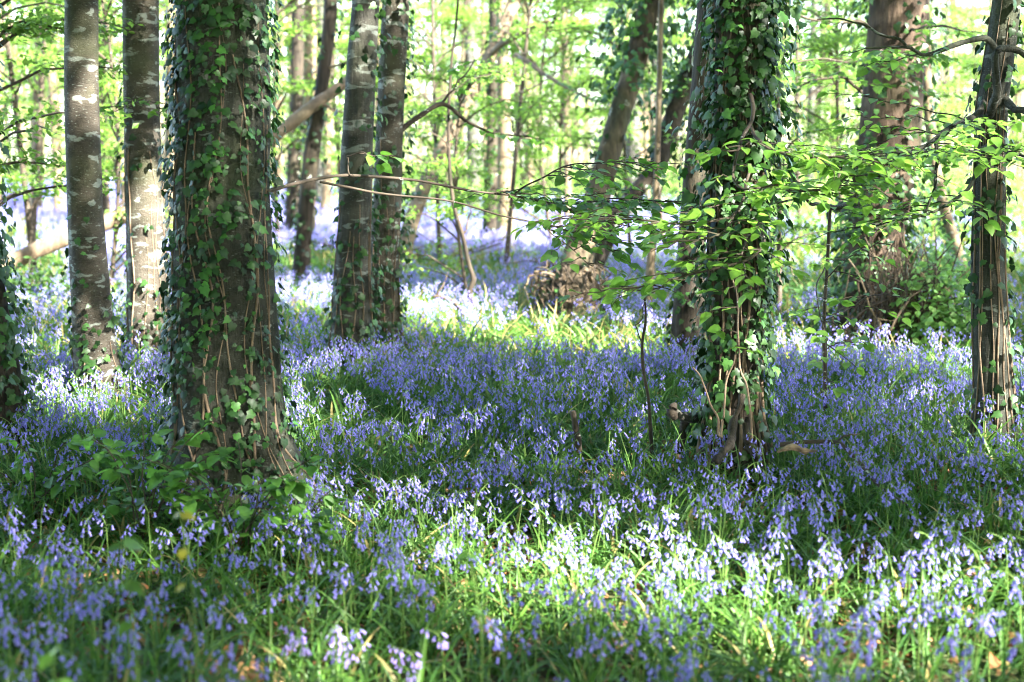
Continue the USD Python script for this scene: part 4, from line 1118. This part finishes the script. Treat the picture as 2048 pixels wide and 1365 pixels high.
def strap(length, width, lean, seed, segs=7):
    """A bluebell leaf: a long channelled blade that arches over."""
    r = np.random.default_rng(seed)
    u = np.linspace(0, 1, segs + 1)
    curl = r.uniform(.7, 1.9)
    a = lean + curl * u ** 1.6
    ds = length / segs
    x = np.r_[0, np.cumsum(np.sin(a[:-1]) * ds)]; z = np.r_[0, np.cumsum(np.cos(a[:-1]) * ds)]
    w = width * np.sin(np.pi * np.clip(u * .82 + .16, 0, 1)) ** .7; w[-1] = .0006
    side = r.normal(0, .06) * u ** 2
    c = np.stack([x, side, z], -1)
    nrm = np.stack([-np.cos(a), 0 * a, np.sin(a)], -1)
    lft, rgt = c + np.stack([0 * w, w / 2, 0 * w], -1) + nrm * (w * .22)[:, None], c - np.stack([0 * w, w / 2, 0 * w], -1) + nrm * (w * .22)[:, None]
    v = np.stack([lft, c, rgt], 1).reshape(-1, 3)
    f = []
    for i in range(segs):
        b = 3 * i
        f += [(b, b + 1, b + 4), (b, b + 4, b + 3), (b + 1, b + 2, b + 5), (b + 1, b + 5, b + 4)]
    return v, np.array(f)


def turn(v, a):
    c, s = math.cos(a), math.sin(a)
    return v @ np.array([[c, s, 0], [-s, c, 0], [0, 0, 1]])


def bluebell(seed, lod):
    """Returns stalk (v,f), bells [(v,f,col)], leaves [(v,f,col)] of one plant."""
    r = np.random.default_rng(seed)
    h = r.uniform(.27, .38); nod = r.uniform(.05, .10)
    m = {0: 16, 1: 9, 2: 5}[lod]
    u = np.linspace(0, 1, m)
    ang = np.where(u < .72, .03 + .08 * u, .09 + r.uniform(1.1, 1.9) * np.clip((u - .72) / .28, 0, 1) ** 1.3)
    L_ = h * 1.10
    line = np.stack([np.r_[0, np.cumsum(np.sin(ang[:-1]) * L_ / (m - 1))], .01 * np.sin(u * 3 + r.uniform(0, 6)), np.r_[0, np.cumsum(np.cos(ang[:-1]) * L_ / (m - 1))]], -1)
    stalk = tube(line, np.linspace(.0030, .0014, m), {0: 6, 1: 4, 2: 3}[lod], cap=False)
    nb = {0: r.integers(7, 11), 1: r.integers(7, 10), 2: r.integers(6, 9)}[lod]
    bells = []
    t = np.linspace(.76, 1.0, nb)
    for i in range(nb):
        p = np.array([np.interp(t[i], u, line[:, k]) for k in range(3)])
        a = r.normal(0, 1.1) + (np.pi if r.random() < .22 else 0) if i < nb - 1 else 0
        out = np.array([math.cos(a), math.sin(a), 0]) * r.uniform(.008, .026)
        b = p + out + np.array([0, 0, r.uniform(-.010, .004)])
        size = (1.0 - .35 * max(0, t[i] - .85) / .15) * r.uniform(.9, 1.1) * (1.0 if lod == 0 else 1.0 if lod == 1 else 1.3)
        bv, bf = bell_mesh(.0195, *{0: (12, 3), 1: (6, 2), 2: (4, 1)}[lod])
        tl = r.uniform(.1, .8)
        Rm = np.array([[math.cos(tl), 0, -math.sin(tl)], [0, 1, 0], [math.sin(tl), 0, math.cos(tl)]])
        bv = turn((bv * size) @ Rm.T, a) + b
        col = np.asarray(VIOLET[0]) + (np.asarray(VIOLET[1]) - np.asarray(VIOLET[0])) * r.random()
        bells.append((bv, bf, col))
        if lod == 0:
            pv, pf = tube([p, p + out * .6 + [0, 0, .006], b], [.0008, .0008, .001], 4, cap=False)
            stalk = (np.vstack([stalk[0], pv]), np.vstack([stalk[1], pf + len(stalk[0])]))
    leaves = []
    for i in range({0: 4, 1: 3, 2: 0}[lod]):
        lv, lf = strap(r.uniform(.20, .32), r.uniform(.009, .014), r.uniform(.25, .7), seed * 10 + i, 6 if lod == 0 else 4)
        leaves.append((turn(lv, r.uniform(0, 6.28)), lf, greens(1, (.035, .10, .018), (.075, .17, .03), seed + i)[0]))
    return stalk, bells, leaves


def merged(seed, lod):
    G = Geo(); st, be, le = bluebell(seed, lod)
    G.add(*st, STEM)
    for v, f, c in be + le:
        G.add(v, f, c)
    return G


# where they grow
def scatter(n_per_m2, d0, d1, seed, margin=.8):
    r = np.random.default_rng(seed)
    A = 0.5 * (d1 * d1 - d0 * d0) * 2 * .37 + 2 * margin * (d1 - d0)
    n = int(A * n_per_m2)
    d = np.sqrt(r.uniform(d0 * d0, d1 * d1, int(n * 1.6)))
    x = r.uniform(-1, 1, len(d)) * (.37 * d1 + margin)
    k = np.abs(x) < .37 * d + margin
    x, d = x[k][:n], d[k][:n]
    ok = np.ones(len(x), bool)
    for a, b, rad in KEEP_OUT:
        ok &= (x - a) ** 2 + (d - b) ** 2 > rad * rad
    return np.stack([x[ok], d[ok], terrain(x[ok], d[ok])], -1)


THIN = [  # picture outlines where fewer flowers grow
    (.75, [(-200, 1060), (560, 1085), (1000, 1160), (1000, 1500), (-200, 1500)]),
    (.8, [(1000, 1120), (1500, 1240), (2200, 1330), (2200, 1500), (1000, 1500)]),
    (.30, [(820, 625), (1345, 640), (1345, 690), (1000, 700), (830, 660)]),
    (.15, [(545, 485), (690, 485), (690, 545), (545, 545)]),
    (.25, [(800, 490), (1010, 500), (1010, 545), (800, 540)]),
    (.35, [(600, 740), (820, 770), (800, 840), (610, 830)]),
    (.2, [(1030, 560), (1215, 560), (1230, 655), (1030, 655)]),
    (.2, [(1500, 300), (2200, 300), (2200, 590), (1500, 590)]),
    (.15, [(0, 440), (130, 440), (130, 540), (0, 550)]),
]


def flower_share(pos):
    p = project(pos + [0, 0, .28])
    w = np.ones(len(pos))
    for s, poly in THIN:
        w[inside(poly, p[:, 0], p[:, 1])] *= s
    cl = meshkit.fbm(np.stack([pos[:, 0] / .55, pos[:, 1] / .75, 0 * pos[:, 0]], -1), 3, 31)
    return w * (.25 + 1.1 * sstep(.35, .6, cl))


r = np.random.default_rng(100)
near = scatter(150, 2.6, 9.5, 101); near = near[r.random(len(near)) < flower_share(near)]
mid = scatter(115, 9.5, 19, 102); mid = mid[r.random(len(mid)) < flower_share(mid)]
back = scatter(42, 19, 40, 103); back = back[r.random(len(back)) < flower_share(back)]
rear = scatter(9, 40, 80, 104); rear = rear[((rear[:, 1] < 52) | (rear[:, 0] < -6)) & (rear[:, 0] < .17 * rear[:, 1])]

# the 300 that show largest, one by one
pj = project(near + [0, 0, .3])
inpic = (pj[:, 0] > -20) & (pj[:, 0] < 2068) & (pj[:, 1] > 40) & (pj[:, 1] < 1400)
order = np.argsort(np.where(inpic, pj[:, 2], 1e9))[:300]
single = np.zeros(len(near), bool); single[order] = True
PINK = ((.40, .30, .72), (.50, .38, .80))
protos = []
for k in range(7):
    st, be, le = bluebell(700 + k, 0)
    o = thing("bluebell", "x", "flower", (0, -30, 0))
    put_mesh("stalk", *st, M_FLOWER, o.GetPath(), np.broadcast_to(STEM, (len(st[0]), 3)), True)
    for v, f, c in be:
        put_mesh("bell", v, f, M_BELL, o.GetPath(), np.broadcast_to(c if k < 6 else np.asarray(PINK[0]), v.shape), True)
    for v, f, c in le:
        put_mesh("leaf", v, f, M_GRASS, o.GetPath(), np.broadcast_to(c, v.shape), True)
    protos.append(o)


def bell_words(px, py, k):
    col = next(t for w, t in ((100, "at the left edge"), (210, "below the spotted trunks"), (330, "below the left bramble"), (440, "below the thick ivy tree's left side"), (560, "below the thick ivy tree's right side"), (680, "left below the leaning pair"),
                              (800, "below the leaning pair"), (930, "below the wiggling sapling"), (1050, "below the clearing"), (1180, "below the broken stump"), (1300, "below the thin seedling stem"), (1430, "below the grey log stub"), (1560, "below the ivy-smothered tree"),
                              (1690, "below the fallen branch"), (1820, "below the red-brown tree"), (1940, "left below the crooked tree"), (9999, "below the crooked tree")) if px < w)
    row = "in the bottom fringe" if py > 1260 else "second row up" if py > 1190 else "third row up" if py > 1120 else "fourth row up"
    return f"{('full-headed', 'slim')[k % 2]} violet bluebell {row}, {col}"


first = [True] * 7
for i in order:
    px, py = project(near[i] + [0, 0, .3])[:2]
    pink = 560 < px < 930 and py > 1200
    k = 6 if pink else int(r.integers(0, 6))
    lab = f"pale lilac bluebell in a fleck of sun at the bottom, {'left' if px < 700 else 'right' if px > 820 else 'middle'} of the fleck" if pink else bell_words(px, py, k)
    grp = ("pale " if pink else "") + "bluebells nearest the camera" + {"v": ""}.get("x", "")
    rz, s = r.uniform(0, 360), r.uniform(.66, 1.0)
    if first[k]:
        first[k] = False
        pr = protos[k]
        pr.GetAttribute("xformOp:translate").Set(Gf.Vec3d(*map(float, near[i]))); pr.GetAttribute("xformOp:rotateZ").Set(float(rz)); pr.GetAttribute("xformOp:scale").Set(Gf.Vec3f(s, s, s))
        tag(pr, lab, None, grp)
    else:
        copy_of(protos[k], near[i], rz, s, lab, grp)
for k in range(7):
    if first[k]:
        stage.RemovePrim(protos[k].GetPath())

pi = UsdGeom.PointInstancer.Define(stage, "/World/bluebell_carpet")
PR = [put_geo("flower_kind", merged(720 + k, 0 if k < 6 else 1 if k < 14 else 2), M_FLOWER, "/World/bluebell_carpet", True).GetPath() for k in range(6 + 8)]
# far clusters: several flowers in one
for k in range(4):
    rr = np.random.default_rng(760 + k); G = Geo()
    for j in range(5):
        st, be, le = bluebell(770 + 10 * k + j, 2)
        off = np.array([rr.normal(0, .12), rr.normal(0, .12), 0]); a = rr.uniform(0, 6.28)
        G.add(turn(st[0], a) + off, st[1], STEM)
        for v, f, c in be:
            G.add(turn(v, a) + off, f, c)
    PR.append(put_geo("flower_clump", G, M_FLOWER, "/World/bluebell_carpet").GetPath())
rest = near[~single]
allp = np.vstack([rest, mid, back[::2], rear])
idx = np.r_[r.integers(0, 6, len(rest)), r.integers(6, 14, len(mid)), r.integers(14, 18, len(back[::2])), r.integers(14, 18, len(rear))]
sc = np.r_[r.uniform(.6, 1.06, len(rest)), r.uniform(.6, 1.06, len(mid)), r.uniform(.9, 1.2, len(back[::2])), r.uniform(1.0, 1.5, len(rear))]
fill_instancer(pi, PR, allp, r.uniform(0, 6.28, len(allp)), sc, idx, r.normal(0, .10, (len(allp), 2)))
tag(pi.GetPrim(), "carpet of violet bluebells covering the woodland floor", "bluebells", kind="stuff")

# the leaves they grow from
gi = UsdGeom.PointInstancer.Define(stage, "/World/bluebell_leaves")
TU = []
for k in range(10):
    rr = np.random.default_rng(800 + k); G = Geo()
    for j in range(9 if k < 6 else 12):
        lv, lf = strap(rr.uniform(.14, .34), rr.uniform(.006, .015) * (1 if k < 6 else 1.7), rr.uniform(.15, .9), 810 + 20 * k + j, 7 if k < 6 else 4)
        G.add(turn(lv, rr.uniform(0, 6.28)) + [rr.normal(0, .025 if k < 6 else .10), rr.normal(0, .025 if k < 6 else .10), -.01], lf, greens(1, (.032, .085, .012), (.09, .19, .026), 900 + 20 * k + j)[0] if rr.random() > .10 else (.24, .20, .07))
    TU.append(put_geo("leaf_tuft", G, M_GRASS, "/World/bluebell_leaves", True).GetPath())
g1, g2, g3, g4 = scatter(95, 2.4, 9.5, 111), scatter(52, 9.5, 19, 112), scatter(26, 19, 40, 113), scatter(8, 40, 85, 114)
cov = meshkit.fbm(np.stack([g1[:, 0] / .5, g1[:, 1] / .6, 0 * g1[:, 0]], -1), 3, 41)
g1 = g1[r.random(len(g1)) < .35 + sstep(.35, .55, cov)]
allg = np.vstack([g1, g2, g3, g4])
idx = np.r_[r.integers(0, 6, len(g1)), r.integers(6, 10, len(g2) + len(g3) + len(g4))]
fill_instancer(gi, TU, allg, r.uniform(0, 6.28, len(allg)), np.r_[r.uniform(.75, 1.15, len(g1)), r.uniform(.8, 1.15, len(g2)), r.uniform(.9, 1.3, len(g3)), r.uniform(1.1, 1.6, len(g4))], idx, r.normal(0, .12, (len(allg), 2)))
tag(gi.GetPrim(), "green strap leaves of the bluebells covering the ground", "leaves", kind="stuff")

# dead leaves on the ground, and a few broad green ones at the front
li = UsdGeom.PointInstancer.Define(stage, "/World/leaf_litter")
LP = []
for k in range(5):
    v, f = HAZEL[0].copy() * .07, HAZEL[1]
    v[:, 2] += .012 * np.sin(v[:, 0] * 70 + k) + .010 * np.sin(v[:, 1] * 60 + 2 * k)
    G = Geo(); G.add(v, f, [(.17, .08, .03), (.24, .13, .05), (.11, .06, .03), (.30, .18, .09), (.2, .09, .035)][k])
    LP.append(put_geo("dead_leaf", G, M_DEAD, "/World/leaf_litter", True).GetPath())
lp = scatter(150, 2.4, 7.5, 121); lp[:, 2] += r.uniform(.005, .035, len(lp))
fill_instancer(li, LP, lp, r.uniform(0, 6.28, len(lp)), r.uniform(.6, 1.2, len(lp)), r.integers(0, 5, len(lp)), r.normal(0, .35, (len(lp), 2)))
tag(li.GetPrim(), "brown dead leaves lying on the soil between the flowers", "leaf litter", kind="stuff")
for k, (px, py, d, s, c, lab) in enumerate([
    (360, 1030, 3.6, .03, (.26, .24, .03), "single yellowing leaf on a thin stem near the front left"), (245, 1090, 3.3, .045, (.06, .13, .02), "broad blurred green leaf on a stem at the front left"),
    (105, 1310, 3.1, .05, (.16, .30, .05), "broad pale green leaf low at the bottom left"), (940, 1110, 3.9, .03, (.05, .12, .02), "small dark green leaf on a stem before the sunlit streak")]):
    tipp = P(px, py, d); og = np.array([tipp[0] + .03, tipp[1] + .02, float(terrain(tipp[0], tipp[1]))])
    o = thing("seedling", lab, "plant", og)
    v, f = tube(smooth_line([og - [0, 0, .01], og * .5 + tipp * .5 + [.01, 0, .03], tipp], 10, .004, k), np.linspace(.0022, .0014, 10), 5)
    put_mesh("stem", v, f, M_FLOWER, o.GetPath(), np.broadcast_to(STEM, v.shape), True, og)
    for j in range(5):
        a = 2.4 * j + k; dn = .03 * (j // 2)
        R1 = basis(np.array([[math.cos(a), .7 * math.sin(a), -.2 - .1 * j]]), np.array([[.25 * math.cos(a) + .1, -.45, .8]]))[0]
        v = (HAZEL[0] * s * (1.2, .8, 1.0, .7, .9)[j]) @ R1.T + tipp + (og - tipp) * dn * 4
        put_mesh("leaf", v, HAZEL[1], M_LEAF, o.GetPath(), np.broadcast_to(c, v.shape), True, og)
